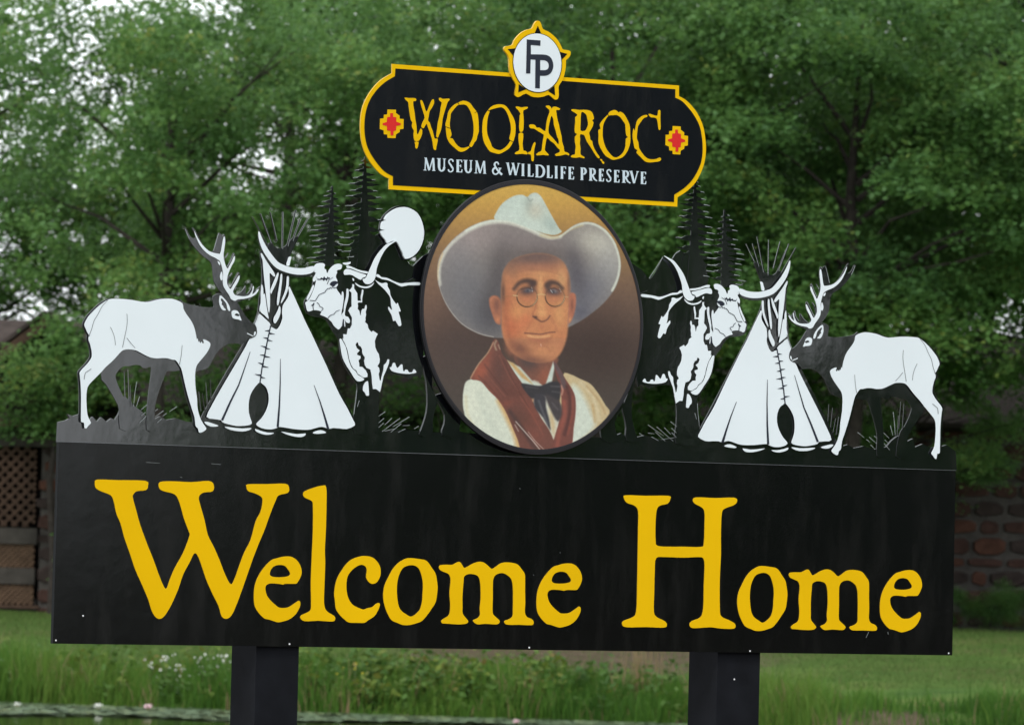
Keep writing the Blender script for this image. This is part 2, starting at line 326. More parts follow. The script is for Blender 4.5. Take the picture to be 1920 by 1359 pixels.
# gable facing the pond with its rafters, and the long roof behind
def slab(name, pts, th, m, par, off):
    vv = [(a - off[0], b - off[1], c - off[2]) for a, b, c in pts]; n_ = Vector(vv[1]) - Vector(vv[0]); k = Vector(vv[3]) - Vector(vv[0]); nn = n_.cross(k).normalized() * th
    v2 = [tuple(Vector(p_) - nn) for p_ in vv]; return mesh_obj(name, vv + v2, [(0, 1, 2, 3), (7, 6, 5, 4), (0, 4, 5, 1), (1, 5, 6, 2), (2, 6, 7, 3), (3, 7, 4, 0)], m, par)
HO = (-9.5, FY, .75)
roof = slab('roof', [(-14, FY - .34, 3.5), (-6.4, FY - .34, 3.5), (-6.4, FY + 3.3, 5.0), (-14, FY + 3.3, 5.0)], .06, M_ROOF, house, HO)
gx_, gt_ = -6.67, 4.99
for sgn, ex, ez in ((-1, -8.3, 3.72), (1, -5.4, 3.98)):
    pr = [(gx_, FY - .6, gt_), (gx_, FY + 3, gt_), (ex, FY + 3, ez), (ex, FY - .6, ez)]
    if sgn < 0: pr = pr[::-1]
    slab('gable_roof', pr, .05, M_ROOF, house, HO)
    d_ = Vector((ex - gx_, 0, ez - gt_)); l = d_.length; d_.normalize(); nn = Vector((-d_.z, 0, d_.x)) * (.07 if sgn > 0 else -.07) * -1
    vv = []
    for yy in (FY - .66, FY - .61):
        for (px_b, pz_b) in ((gx_, gt_ - .05), (ex, ez - .05)):
            for s_ in (0, 1): vv.append((px_b - nn.x * s_ * 2 * sgn * 0 + 9.5, yy - FY, pz_b - .16 * s_ - .75))
    mesh_obj('gable_rafter', vv, [(0, 2, 3, 1), (4, 5, 7, 6), (0, 1, 5, 4), (2, 6, 7, 3), (0, 4, 6, 2), (1, 3, 7, 5)], M_LATH if sgn < 0 else M_WOOD, house)
    # rafter tails under the right slope
    if sgn > 0:
        for k in range(7):
            t = (k + .5) / 7; cx_, cz_ = gx_ + d_.x * l * t, gt_ + d_.z * l * t - .24
            box('rafter_tail', cx_ + 9.5 - .035, cx_ + 9.5 + .035, -.7, -.5, cz_ - .75 - .05, cz_ - .75 + .05, M_MORT, house)
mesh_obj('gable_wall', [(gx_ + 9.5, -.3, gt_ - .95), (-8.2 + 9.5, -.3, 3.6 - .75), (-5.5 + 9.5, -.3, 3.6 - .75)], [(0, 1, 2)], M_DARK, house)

stone_b = empty('stone_building', (2.5, FY + .3, .8)); tag(stone_b, 'low building of rough red brown stone with pale mortar behind the shrubs at the right', 'building')
def sb(name, x0, x1, y0, y1, z0, z1, m): return box(name, x0 - 2.5, x1 - 2.5, y0 - FY - .3, y1 - FY - .3, z0 - .8, z1 - .8, m, stone_b)
sb('wall', -6.72, 13, FY + .02, FY + 4, .5, 3.9, M_MORT)
slab('roof', [(-6.3, FY - .5, 3.75), (13.4, FY - .5, 3.75), (13.4, FY + 2.2, 5.1), (-6.3, FY + 2.2, 5.1)], .08, M_ROOF, stone_b, (2.5, FY + .3, .8))
rs = random.Random(21); cand = []
z = .62; row = 0
while z < 3.8:
    hh = rs.uniform(.16, .34); x = -6.7 + rs.uniform(-.2, .0)
    while x < 13:
        w = rs.uniform(.22, .70)
        cand.append((x, z, w, hh)); x += w
    z += hh; row += 1
def stone_vf(x, z, w, hh, base=0):
    g = .016; n_ = 8; fr = FY + .02 - rs.uniform(.015, .06); pts = []
    cx_, cz_ = x + w / 2, z + hh / 2
    for k, (a, b) in enumerate(((-1, -.55), (-.6, -1), (.55, -1), (1, -.6), (1, .5), (.6, 1), (-.5, 1), (-1, .6))):
        pts.append((cx_ + a * (w / 2 - g) * rs.uniform(.9, 1), cz_ + b * (hh / 2 - g) * rs.uniform(.7, 1.04)))
    v = [(a - 2.5, FY + .03 - FY - .3, b - .8) for a, b in pts] + [(cx_ + (a - cx_) * .9 - 2.5, fr - FY - .3 + rs.uniform(-.008, .008), cz_ + (b - cz_) * .86 - .8) for a, b in pts]
    f = [tuple(base + n_ + k for k in range(n_))] + [(base + k, base + (k + 1) % n_, base + n_ + (k + 1) % n_, base + n_ + k) for k in range(n_)]
    return v, f
vis = sorted(cand, key=lambda c: (0 if c[0] > 5.6 or c[0] < -6.3 else 1, abs(c[0] - 7)))
for c in vis[:288]:
    v, f = stone_vf(*c); mesh_obj('stone', v, f, rs.choice(M_STN), stone_b)
for mi in range(1):
    vv, ff = [], []
    for c in vis[288:]:
        v, f = stone_vf(*c, base=len(vv)); vv += v; ff += f
    o = mesh_obj('stone', vv, ff, M_STN[1], stone_b); o['kind'] = 'stuff'
# ---------------------------------------------------------------- the sign plane
def P(px, py, w=0.0):
    """point of the photograph -> (u, v) on the sign plane pushed w metres towards the viewer"""
    o = S_O + S_N * w; d = ray(px, py); t = (o - CAM).dot(S_N) / d.dot(S_N)
    q = CAM + d * t; return ((q - S_BASE).dot(S_U), q.z - S_BASE.z)
sign = empty('welcome_sign', S_BASE, TH)
tag(sign, 'large black welcome sign on two posts with yellow lettering, white animal cutouts and oval portrait', 'sign')

# materials of the sign
def gloss_black(name, col, rough, spec=.35):
    m = mat(name, col, rough, spec, bump=(6, .12, .004)); nt = m.node_tree; b = nt.nodes['Principled BSDF']
    # dust and old rain marks: pale blotches stretched downwards, duller where they sit
    tc = nt.nodes.new('ShaderNodeTexCoord'); mp = nt.nodes.new('ShaderNodeMapping'); mp.inputs['Scale'].default_value = (5, 5, 1.1); nt.links.new(tc.outputs['Object'], mp.inputs[0])
    n = nt.nodes.new('ShaderNodeTexNoise'); n.inputs['Scale'].default_value = 2.2; n.inputs['Detail'].default_value = 9; n.inputs['Roughness'].default_value = .68; nt.links.new(mp.outputs[0], n.inputs[0])
    r = nt.nodes.new('ShaderNodeMapRange'); r.inputs[1].default_value = .48; r.inputs[2].default_value = .82; nt.links.new(n.outputs[0], r.inputs[0])
    mx_ = nt.nodes.new('ShaderNodeMix'); mx_.data_type = 'RGBA'; nt.links.new(r.outputs[0], mx_.inputs[0]); mx_.inputs[6].default_value = col; mx_.inputs[7].default_value = (.0085, .0085, .0085, 1)
    nt.links.new(mx_.outputs[2], b.inputs['Base Color'])
    r2 = nt.nodes.new('ShaderNodeMapRange'); r2.inputs[3].default_value = rough; r2.inputs[4].default_value = rough + .10; nt.links.new(r.outputs[0], r2.inputs[0]); nt.links.new(r2.outputs[0], b.inputs['Roughness'])
    return m
M_BLACK = gloss_black('black_sign_vinyl', (0.0024, 0.0028, 0.0032, 1), .12)
M_BLACK2 = gloss_black('black_silhouette_board', (0.0035, 0.0042, 0.0056, 1), .05, .95)
M_CREST = gloss_black('black_crest_vinyl', (0.0028, 0.0036, 0.0065, 1), .16)
M_EDGE = mat('cut_board_edge', (.035, .04, .04, 1), .5)
M_EDGEDK = mat('dark_board_edge', (.006, .007, .008, 1), .6, .15)
M_YEL = mat('yellow_vinyl', (.735, .44, .0, 1), .5, .08, noise=(3, .06))
M_YEDGE = mat('yellow_edge', lin(200, 160, 40), .4)
M_WHITE = mat('white_vinyl', (.71, .78, .81, 1), .4, .25, noise=(2.6, .05))
M_WLET = mat('pale_lettering_vinyl', (.55, .66, .72, 1), .4, .3)
M_INK = mat('dark_ink', (.012, .016, .03, 1), .3, .4)
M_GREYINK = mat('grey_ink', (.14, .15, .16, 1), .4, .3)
M_RED = mat('red_vinyl', lin(205, 32, 30), .35, .3)
M_LITE = mat('pale_line', (.26, .29, .29, 1), .4, .4)  # flat pale grey for drawn-on highlight strokes, also scratches
M_POST = mat('painted_post', (.0072, .0080, .0105, 1), .75, .08, noise=(14, .3), bump=(60, .25, .002))
M_STEEL = mat('zinc_screw', (.75, .76, .78, 1), .35, .5)
M_RIM = mat('dark_frame_paint', (.015, .014, .018, 1), .3, .45)

def Zm(ox, oy, s, txt, dx=0, dy=0):
    """'x,y x,y ...' measured in an enlarged window of the photograph (corner ox, oy, scale s)"""
    out = []
    for t in txt.split():
        a, b = t.split(','); out.append((ox + (float(a) + dx) / s, oy + (float(b) + dy) / s))
    return out
# the right half repeats the left half mirrored: projective map fitted to matching points
_L = [(365, 433.7), (161.8, 802), (377.4, 810.4), (387, 781.2), (665.7, 798), (485.3, 435.2), (744, 451), (574, 569.6), (623.5, 349)]
_Rr = [(1588.8, 498.3), (1751.4, 862), (1568.4, 850.6), (1560.3, 823.7), (1309.2, 820.6), (1481.9, 490.2), (1243.5, 480.5), (1399.3, 607.4), (1358.2, 396)]
_A = []
for (x, y), (u, v) in zip(_L, _Rr):
    x, y, u, v = x / 1e3, y / 1e3, u / 1e3, v / 1e3
    _A.append([x, y, 1, 0, 0, 0, -u * x, -u * y, -u]); _A.append([0, 0, 0, x, y, 1, -v * x, -v * y, -v])
_H = np.linalg.svd(np.array(_A))[2][-1].reshape(3, 3)
def mirror(pts):
    out = []
    for x, y in pts:
        q = _H @ np.array([x / 1e3, y / 1e3, 1.0]); out.append((q[0] / q[2] * 1e3, q[1] / q[2] * 1e3))
    return out
def crom(pts, closed=True, n=3):
    m = len(pts); out = []
    for i in range(m if closed else m - 1):
        if closed: a, b, c, d = pts[i - 1], pts[i], pts[(i + 1) % m], pts[(i + 2) % m]
        else: a, b, c, d = pts[max(i - 1, 0)], pts[i], pts[i + 1], pts[min(i + 2, m - 1)]
        for k in range(n):
            t = k / n
            out.append(tuple(0.5 * (2 * b[j] + (c[j] - a[j]) * t + (2 * a[j] - 5 * b[j] + 4 * c[j] - d[j]) * t * t + (3 * b[j] - a[j] - 3 * c[j] + d[j]) * t ** 3) for j in (0, 1)))
    if not closed: out.append(pts[-1])
    return out
def plate(name, polys, m, parent, w=0.0, thick=0.012, edge=None, smooth=True, n=3, bev=0.0):
    """cut-out plate: polys is a list of closed outlines in photograph pixels (later ones inside earlier
    ones are holes); front face w metres in front of the sign plane, thick metres deep"""
    cu = bpy.data.curves.new(name, 'CURVE'); cu.dimensions = '2D'; cu.fill_mode = 'BOTH'; cu.extrude = thick / 2
    if bev: cu.bevel_depth = bev; cu.bevel_resolution = 1; cu.offset = -bev
    for pl in polys:
        pp = crom(pl, True, n) if smooth else pl
        sp = cu.splines.new('POLY'); sp.points.add(len(pp) - 1)
        for q, (x, y) in zip(sp.points, pp):
            u, v = P(x, y, w); q.co = (u, v, 0, 1)
        sp.use_cyclic_u = True
    tmp = bpy.data.objects.new('tmp', cu)
    me = bpy.data.meshes.new_from_object(tmp); bpy.data.objects.remove(tmp); bpy.data.curves.remove(cu)
    n_ = len(me.vertices); co = np.empty(n_ * 3); me.vertices.foreach_get('co', co); co = co.reshape(-1, 3)
    new = np.stack([co[:, 0], -(w - thick / 2 + co[:, 2]), co[:, 1]], 1); me.vertices.foreach_set('co', new.ravel()); me.update()
    me.materials.clear(); me.materials.append(m); me.materials.append(edge or m)
    for p in me.polygons:
        p.use_smooth = False; p.material_index = 0 if abs(p.normal.y) > .5 else 1
    me.name = name
    o = bpy.data.objects.new(name, me); COL.objects.link(o); o.parent = parent
    return o
def ribbons(name, strokes, m, parent, w, thick=0.0008):
    """thin painted or cut strokes: list of (points, width0, width1) in pixels, joined into one part"""
    vs_, fs = [], []
    w_base = w
    for si, (pts, w0, w1) in enumerate(strokes):
        w = w_base + (si % 12) * .00003
        n = len(pts); L, Rt = [], []
        for i, (x, y) in enumerate(pts):
            a = pts[max(i - 1, 0)]; b = pts[min(i + 1, n - 1)]
            dx, dy = b[0] - a[0], b[1] - a[1]; l = math.hypot(dx, dy) + 1e-9
            h = (w0 + (w1 - w0) * i / max(n - 1, 1)) / 2
            L.append((x - dy / l * h, y + dx / l * h)); Rt.append((x + dy / l * h, y - dx / l * h))
        base = len(vs_)
        for (a, b) in zip(L, Rt):
            for q in (a, b):
                u, v = P(q[0], q[1], w); vs_.append((u, -w, v)); vs_.append((u, -w + thick, v))
        for i in range(n - 1):
            k = base + 4 * i
            fs += [(k, k + 2, k + 6, k + 4), (k, k + 4, k + 5, k + 1), (k + 2, k + 3, k + 7, k + 6)]
        k = base + 4 * (n - 1); fs += [(base, base + 1, base + 3, base + 2), (k, k + 2, k + 3, k + 1)]
    o = mesh_obj(name, vs_, fs, m, parent)
    if len(strokes) > 1 and name != 'letter': o['kind'] = 'stuff'
    return o

# ---------------------------------------------------------------- lower board and posts
D_F = 0.0
LB = [(110.5, 828), (1792, 882), (1785.5, 1228), (99, 1206)]
lower = plate('lower_board', [LB], M_BLACK, sign, D_F, .014, M_EDGEDK, smooth=False)
# posts behind the board
def post(pxl, pxr, pyb):
    u0, _ = P(pxl, 1230, -.016); u1, _ = P(pxr, 1230, -.016)
    vt = P(pxl, 860, -.016)[1]
    o = box('post', u0, u1, .0155, .0155 + (u1 - u0), -.6, vt, M_POST, sign); return o
post(480, 560, 1215); post(1345.5, 1425, 1222)
# zinc screws along the board and on the right post
for (x, y, wz) in ((105, 1200, 0), (543, 1207, 0), (992.5, 1213.5, 0), (1406.5, 1220, 0), (1779, 1224, 0), (156, 1154, 0), (1377, 1273, -.0155)):
    u, v = P(x, y, wz + .001); vs_, fs = [], []
    for k in range(8):
        a = k / 8 * 2 * math.pi; vs_.append((u + .0028 * math.cos(a), -wz - .0003, v + .0028 * math.sin(a)))
        vs_.append((u + .0018 * math.cos(a), -wz - .0022, v + .0018 * math.sin(a)))
    for k in range(8): j = (k + 1) % 8; fs.append((2 * k, 2 * j, 2 * j + 1, 2 * k + 1))
    fs.append(tuple(2 * k + 1 for k in range(8)))
    mesh_obj('screw', vs_, fs, M_STEEL, lower)
o = mesh_obj('screw', *[[(0, 0, 0)], []], M_STEEL, lower); bpy.data.objects.remove(o)

# scratches and paint runs on the board
for a, b in (((1629, 1184), (1624, 1195)), ((1665, 1184), (1665.5, 1189)), ((274, 866.5), (300, 868)), ((396, 869), (414, 870.5)), ((1050, 1035), (1051, 1036.5)), ((1000, 1077), (1001, 1078)), ((974, 915), (976, 916.5)), ((338, 894), (342, 895))):
    ribbons('scratch', [([a, b], .5, .35)], M_LITE, lower, .0016)
# WELCOME HOME letters -----------------------------------------------------------
BW = lambda t: Zm(90, 820, 3.2357, t)
EZ = Zm(470, 1030, 9.06, '55,800 65,650 100,520 160,400 240,290 350,180 450,145 560,118 680,118 770,165 840,260 868,370 850,460 800,550 760,578 600,578 545,592 480,580 340,572 270,600 250,660 270,760 320,840 400,920 480,980 560,988 640,978 720,930 800,875 825,868 845,900 835,970 790,1060 740,1120 660,1180 560,1215 470,1232 400,1215 310,1185 240,1170 170,1110 100,1020 65,930')
EH = Zm(470, 1030, 9.06, '325,410 345,340 400,280 490,258 580,275 630,330 672,400 655,440 580,462 480,468 390,462 345,445')
OZ = Zm(620, 1030, 9.06, '895,740 920,600 980,470 1050,340 1140,235 1230,175 1310,145 1410,145 1500,158 1600,175 1660,220 1720,310 1780,400 1805,520 1818,640 1805,780 1780,900 1710,1010 1640,1110 1550,1210 1450,1250 1340,1278 1230,1278 1140,1245 1040,1200 980,1110 930,990 900,860')
OH = Zm(620, 1030, 9.06, '1125,720 1130,580 1155,450 1200,350 1250,295 1340,265 1420,268 1490,310 1530,390 1560,500 1570,620 1562,760 1555,880 1520,1010 1460,1080 1400,1125 1345,1132 1290,1100 1210,1045 1165,980 1140,880')
MZ = Zm(815, 1040, 6.737, '55,155 75,128 150,122 225,122 290,90 325,92 350,130 375,162 420,145 480,110 560,85 620,95 670,130 720,175 770,150 830,108 900,92 980,98 1050,120 1100,180 1138,240 1143,330 1142,450 1145,600 1140,720 1165,780 1220,805 1250,840 1240,880 1180,885 1060,880 930,880 885,860 885,830 940,810 985,770 990,680 992,540 990,420 980,340 950,280 870,230 790,240 745,290 735,380 735,540 732,720 760,770 815,820 820,850 780,875 640,868 540,875 490,840 490,820 545,795 575,750 570,680 582,560 582,440 575,340 550,270 500,245 430,240 375,270 365,340 352,500 352,650 355,740 400,800 425,840 390,868 290,875 150,865 95,860 85,830 120,800 170,770 192,720 198,620 188,480 200,360 200,290 175,240 120,215 70,190')
def fit(polys, x0, x1, y0, y1):
    xs = [p[0] for p in polys[0]]; ys = [p[1] for p in polys[0]]
    ax, bx, ay, by = min(xs), max(xs), min(ys), max(ys)
    return [[(x0 + (x - ax) / (bx - ax) * (x1 - x0), y0 + (y - ay) / (by - ay) * (y1 - y0)) for x, y in pl] for pl in polys]
HZ = Zm(1140, 820, 2.8235, '85,320 95,305 200,308 320,308 330,325 315,350 275,360 258,385 252,450 252,540 262,572 330,577 400,577 490,578 508,560 512,450 512,400 500,372 460,350 450,330 470,316 570,320 670,318 683,340 665,358 620,375 603,400 598,500 598,620 592,750 592,900 600,945 640,965 672,985 668,1010 600,1010 540,1003 450,1008 432,990 445,970 490,950 505,900 508,780 512,680 505,640 480,632 400,635 300,632 255,638 248,700 245,820 243,920 260,950 300,970 312,990 295,1005 200,1002 95,1003 75,985 85,968 130,950 150,920 155,780 158,600 160,480 160,390 140,360 100,345')
LET = [
    [BW('285,275 300,255 420,258 590,262 607,290 595,318 540,325 518,345 515,365 535,440 560,530 600,640 640,740 680,850 715,918 740,860 770,790 820,700 858,600 855,570 825,490 800,400 770,345 700,325 675,305 680,270 760,265 870,270 975,263 1005,285 1000,325 950,332 925,345 915,370 930,430 950,500 970,590 1005,660 1040,740 1075,830 1110,890 1135,850 1160,780 1190,700 1230,620 1260,510 1290,450 1302,390 1295,360 1255,338 1215,325 1205,300 1215,283 1330,282 1440,280 1463,305 1455,335 1400,350 1380,385 1350,460 1310,570 1280,640 1245,730 1210,830 1175,930 1145,1010 1115,1075 1085,1098 1055,1085 1035,1020 1000,950 960,860 930,770 905,710 885,705 860,755 820,830 790,920 750,1010 715,1070 685,1098 655,1090 630,1050 608,980 570,890 530,800 500,710 465,610 440,520 415,460 400,390 380,350 320,325 290,305')],
    [EZ, EH],
    [BW('1548,345 1560,325 1610,305 1660,292 1688,300 1690,400 1688,500 1685,580 1680,680 1682,760 1678,880 1675,1000 1690,1050 1735,1080 1742,1100 1725,1115 1640,1110 1560,1113 1532,1095 1540,1075 1590,1050 1597,1000 1595,880 1602,700 1608,560 1608,420 1600,385 1560,365')],
    [Zm(620, 1030, 9.06, '62,750 80,600 120,470 190,350 270,240 370,160 500,115 600,108 700,128 780,190 840,290 850,400 830,480 780,555 720,580 660,560 610,490 605,430 615,350 595,290 545,260 490,262 420,300 350,360 290,450 270,560 270,680 290,790 330,880 390,945 470,985 555,1015 620,995 710,972 770,920 825,905 835,950 800,1040 740,1130 640,1195 570,1240 440,1240 310,1235 230,1180 150,1100 90,1000 75,870')],
    [OZ, OH], [MZ],
    fit([EZ, EH], 815 + 1287 / 6.737, 815 + 1862 / 6.737, 1040 + 108 / 6.737, 1040 + 915 / 6.737),
    [HZ],
    fit([OZ, OH], 1140 + 685 / 2.8235, 1140 + 950 / 2.8235, 820 + 680 / 2.8235, 820 + 1022 / 2.8235),
    fit([MZ], 1140 + 958 / 2.8235, 1140 + 1424 / 2.8235, 820 + 697 / 2.8235, 820 + 1022 / 2.8235),
    fit([EZ, EH], 1140 + 1440 / 2.8235, 1140 + 1663 / 2.8235, 820 + 702 / 2.8235, 820 + 1030 / 2.8235),
]
for pl in LET: plate('letter', pl, M_YEL, lower, .0022, .002, M_YEDGE)

# ---------------------------------------------------------------- cutout board: silhouettes
A_ = lambda t, dx=0, dy=0: Zm(130, 540, 4.854, t, dx, dy)
B_ = lambda t, dx=0, dy=0: Zm(340, 420, 5.6625, t, dx, dy)
C_ = lambda t, dx=0, dy=0: Zm(460, 400, 5.6625, t, dx, dy)
Dz = lambda t, dx=0, dy=0: Zm(380, 600, 5.91, t, dx, dy)
E_ = lambda t, dx=0, dy=0: Zm(560, 440, 7.55, t, dx, dy)
F_ = lambda t, dx=0, dy=0: Zm(600, 560, 6.177, t, dx, dy)
G_ = lambda t, dx=0, dy=0: Zm(560, 520, 3.997, t, dx, dy)
T_ = lambda t, dx=0, dy=0: Zm(560, 290, 6.176, t, dx, dy)
R3 = lambda t, dx=0, dy=0: Zm(360, 380, 2.954, t, dx, dy)
Q7 = lambda t, dx=0, dy=0: Zm(560, 280, 4.853, t, dx, dy)

base_pts = [(108, 828.5), (110, 791), (124, 788), (131, 784), (127, 776), (137, 780), (150, 776), (156, 786), (166, 790), (174, 781), (182, 791), (190, 782), (200, 791), (209, 784), (216, 787), (223, 776), (227, 766), (233, 752), (237, 745), (241, 752), (244, 744), (248, 757), (256, 764), (262, 768), (270, 775), (276, 783), (292, 785), (300, 780), (312, 787), (330, 784), (350, 790), (372, 793), (385, 788), (400, 806), (660, 808), (700, 806), (722, 808), (740, 804), (790, 808), (830, 811), (850, 806), (880, 812), (1000, 815), (1130, 820), (1142, 806), (1150, 818), (1165, 812), (1180, 823), (1208, 816), (1240, 824), (1268, 820), (1290, 827), (1330, 832), (1560, 846), (1575, 838), (1590, 833), (1600, 840), (1620, 836), (1640, 842), (1662, 838), (1672, 826), (1682, 818), (1692, 816), (1700, 828), (1712, 822), (1716, 838), (1730, 832), (1742, 838), (1760, 838), (1775, 834), (1792, 846), (1794, 881.5)]
cut = plate('cutout_board', [base_pts], M_BLACK2, sign, -.0062, .01, M_EDGE, smooth=False)

elk_white = '360,105 400,98 480,100 560,107 620,118 690,128 740,122 800,106 860,98 930,98 980,112 1030,140 1038,185 1060,230 1100,285 1130,340 1148,400 1158,455 1160,470 1168,458 1175,492 1182,482 1192,502 1205,488 1210,502 1226,498 1217,468 1240,472 1265,485 1283,505 1278,540 1250,590 1210,640 1165,695 1150,740 1145,800 1147,880 1155,950 1163,1010 1165,1070 1175,1130 1195,1190 1220,1235 1247,1275 1235,1295 1205,1312 1180,1312 1172,1278 1155,1262 1148,1240 1142,1180 1120,1110 1095,1030 1075,960 1055,880 1035,790 1018,730 1000,700 985,675 965,655 940,652 900,640 850,636 800,640 740,632 690,610 640,583 600,565 540,557 490,565 455,595 420,635 380,675 330,720 290,765 250,805 210,845 175,885 160,930 155,1000 158,1080 165,1150 180,1190 197,1225 175,1250 155,1275 140,1272 135,1235 130,1222 108,1215 107,1150 108,1050 108,950 103,860 97,800 95,770 120,735 155,700 190,655 205,625 205,580 198,545 190,510 178,480 175,455 180,430 165,405 150,370 138,340 145,310 170,265 205,225 250,180 300,140'
elk_rim = A_(elk_white, -19, -5)
elk_legs = A_('430,560 290,790 330,870 380,950 430,1040 455,1110 460,1280 570,1280 545,1080 515,1010 490,980 460,920 435,860 420,800 440,760 470,725 510,710 540,712 590,700 640,703 665,722 700,730 745,718 740,820 722,950 712,1060 706,1150 705,1290 772,1290 775,1120 790,1030 820,930 850,850 880,770 905,755 960,757 1010,750 1050,770 1080,640 900,560')
elk_head = B_('-20,800 20,828 80,850 180,872 250,882 340,882 346,850 335,780 352,755 400,735 425,742 470,750 520,790 570,812 600,840 625,880 650,925 690,985 740,1040 778,1070 800,1120 803,1160 785,1192 745,1212 715,1215 690,1232 655,1268') + [(453, 646), (436, 643), (418, 650), (404, 665), (393, 686), (385, 692), (372, 695), (360, 697), (352, 660), (350, 600)]
ant = []
def thick_line(pts, w0, w1, tip=True):
    n = len(pts); L, Rr = [], []
    for i, (x, y) in enumerate(pts):
        a = pts[max(i - 1, 0)]; b = pts[min(i + 1, n - 1)]
        dx, dy = b[0] - a[0], b[1] - a[1]; l = math.hypot(dx, dy); h = (w0 + (w1 - w0) * i / (n - 1)) / 2
        L.append((x - dy / l * h, y + dx / l * h)); Rr.append((x + dy / l * h, y - dx / l * h))
    return L + Rr[::-1]
antler_bk = B_('38,48 62,110 100,190 160,270 235,345 305,395 330,460 338,540 352,620 392,690 440,745 500,800 570,835 640,815 730,790 800,745 825,700 838,668 828,664 800,705 790,700 765,655 750,633 740,640 735,690 715,728 700,742 688,745 680,735 690,690 683,655 672,665 640,715 605,742 588,752 560,735 556,712 590,650 612,600 622,550 615,520 600,515 570,570 520,672 500,655 505,600 520,560 545,525 535,518 505,560 485,590 482,640 470,520 492,475 520,440 560,370 572,340 562,310 550,312 530,360 490,452 470,430 462,370 500,315 490,312 460,362 452,330 460,270 468,190 465,130 450,108 430,118 400,92 385,140 360,220 340,290 300,290 240,235 190,150 150,70 130,45 118,40 130,80 160,140 120,150 80,110 60,60')
antler_w = B_('140,75 165,130 200,190 240,240 290,285 340,305 400,318 415,310 425,270 435,210 450,140 463,145 465,200 455,270 448,330 455,390 475,450 492,475 510,445 535,400 560,345 570,350 565,390 535,445 505,510 490,560 485,620 500,665 525,690 550,650 580,600 610,550 620,560 605,610 575,660 550,710 555,735 575,755 620,765 680,768 720,755 740,730 755,700 760,660 770,665 765,700 752,745 780,730 800,705 818,690 820,702 800,735 770,760 730,780 660,795 600,800 575,815 545,808 525,790 505,750 470,700 445,650 440,590 445,530 435,470 420,420 405,390 360,360 300,330 245,285 200,230 170,170 148,115')
ear_w = B_('410,760 440,775 480,820 510,870 520,915 505,922 488,890 480,850 450,808 425,788 420,810 432,830 428,855 445,870 448,885 470,905 468,917 435,910 412,870 402,820')
eye_w = B_('535,930 560,915 590,920 610,940 622,975 640,1025 610,1015 580,1010 550,1000 537,970')
eye_p = B_('565,965 585,948 608,956 622,972 600,980')
ant_spots = [B_('385,395 400,400 414,420 408,437 395,425'), B_('430,505 437,530 437,590 420,597 410,560 418,525')]
nose_w = B_('775,1150 790,1142 788,1170 772,1187')
elk_lines = [('350,112 300,165 260,240 225,300 205,370 190,410 180,440', 4, 6), ('525,235 528,300 520,370 505,440 485,540', 4, 5), ('375,355 400,410 415,465 420,520', 4, 4), ('525,455 560,500 600,545', 6, 3), ('1028,520 1020,600 1010,660 1003,695', 3, 6), ('200,735 170,755 145,775 135,830', 6, 5)]

tent_bk = [(488, 472), (491, 500), (491, 530), (486, 560), (483, 588), (471, 618), (452, 652), (425, 697), (394, 752), (374, 790), (374, 815), (690, 822), (670, 796), (572, 598), (545, 537), (541, 512), (545, 478), (560, 446), (548, 447), (535, 462), (520, 466), (505, 455), (500, 470)]
tent_main = C_('103,1172 128,1118 150,1066 200,1110 250,1155 266,1180 270,1205 290,1212 330,1232 365,1195 395,1115 390,1060 397,990 412,955 450,900 466,850 470,778') + Dz('1130,0 1200,140 1280,310 1370,500 1450,680 1520,830 1600,970 1645,1060 1670,1110 1688,1165 1600,1205 1520,1200 1440,1195 1400,1205 1340,1185 1290,1185 1200,1210 1120,1215 1000,1205 860,1182 820,1195 760,1210 690,1205 640,1190 600,1165 600,1140 650,1090 700,1010 730,920 730,820 700,740 660,705 635,688 600,718 560,770 525,840 510,930 512,1020 530,1090 545,1145 500,1165 430,1172 370,1172 290,1155 220,1132 200,1107 120,1095 45,1072 100,950 200,770 300,600 400,430 480,290 520,212 552,198 590,162 603,130 600,90 583,50')
tent_parts = [
    C_('150,1030 165,950 165,850 175,755 190,800 193,862 205,850 215,900 225,980 240,1070 247,1120 200,1078'),
    C_('165,425 180,430 215,490 260,560 300,620 318,660 305,672 275,645 258,638 260,720 262,850 262,980 252,1058 240,1010 225,900 213,800 200,680 190,560 185,500 172,465'),
    C_('270,850 268,810 300,730 325,670 345,630 355,635 345,690 320,760 290,820 278,850'),
    C_('375,650 392,648 390,720 380,800 365,900 352,970 338,970 340,900 355,800 368,720'),
    C_('443,672 462,672 462,720 455,800 430,870 400,930 380,955 382,930 410,860 430,800 438,740'),
    C_('460,465 490,462 480,500 468,555 440,555 438,530 450,495'),
    C_('360,985 373,1000 373,1060 355,1110 320,1168 300,1150 303,1110 325,1070 350,1020')]
hem = [Dz('20,1128 60,1128 130,1150 175,1168 150,1180 90,1178 40,1155'), Dz('245,1180 330,1190 440,1200 540,1195 510,1220 440,1233 350,1225 280,1205'), Dz('585,1205 640,1225 720,1245 790,1248 760,1265 700,1270 640,1255 590,1230'), Dz('870,1235 960,1250 1050,1262 1140,1255 1130,1280 1090,1295 1020,1290 930,1265'), Dz('1222,1245 1280,1222 1330,1222 1370,1248 1300,1258 1240,1258')]
tent_lines = [('755,60 720,220 690,380 660,520 635,700', 12, 12), ('528,350 470,520 400,720 310,900 215,1110', 4, 24), ('862,430 860,700 850,950 832,1185', 4, 24), ('1235,720 1300,900 1350,1060 1392,1205', 4, 26)]
stitches = '690,118>745,118 800,155>738,147 672,193>728,204 775,232>716,222 645,285>708,302 750,322>694,310 635,383>696,392 752,412>684,402 615,470>676,492 730,523>660,510 580,598>648,614 695,642>640,630'

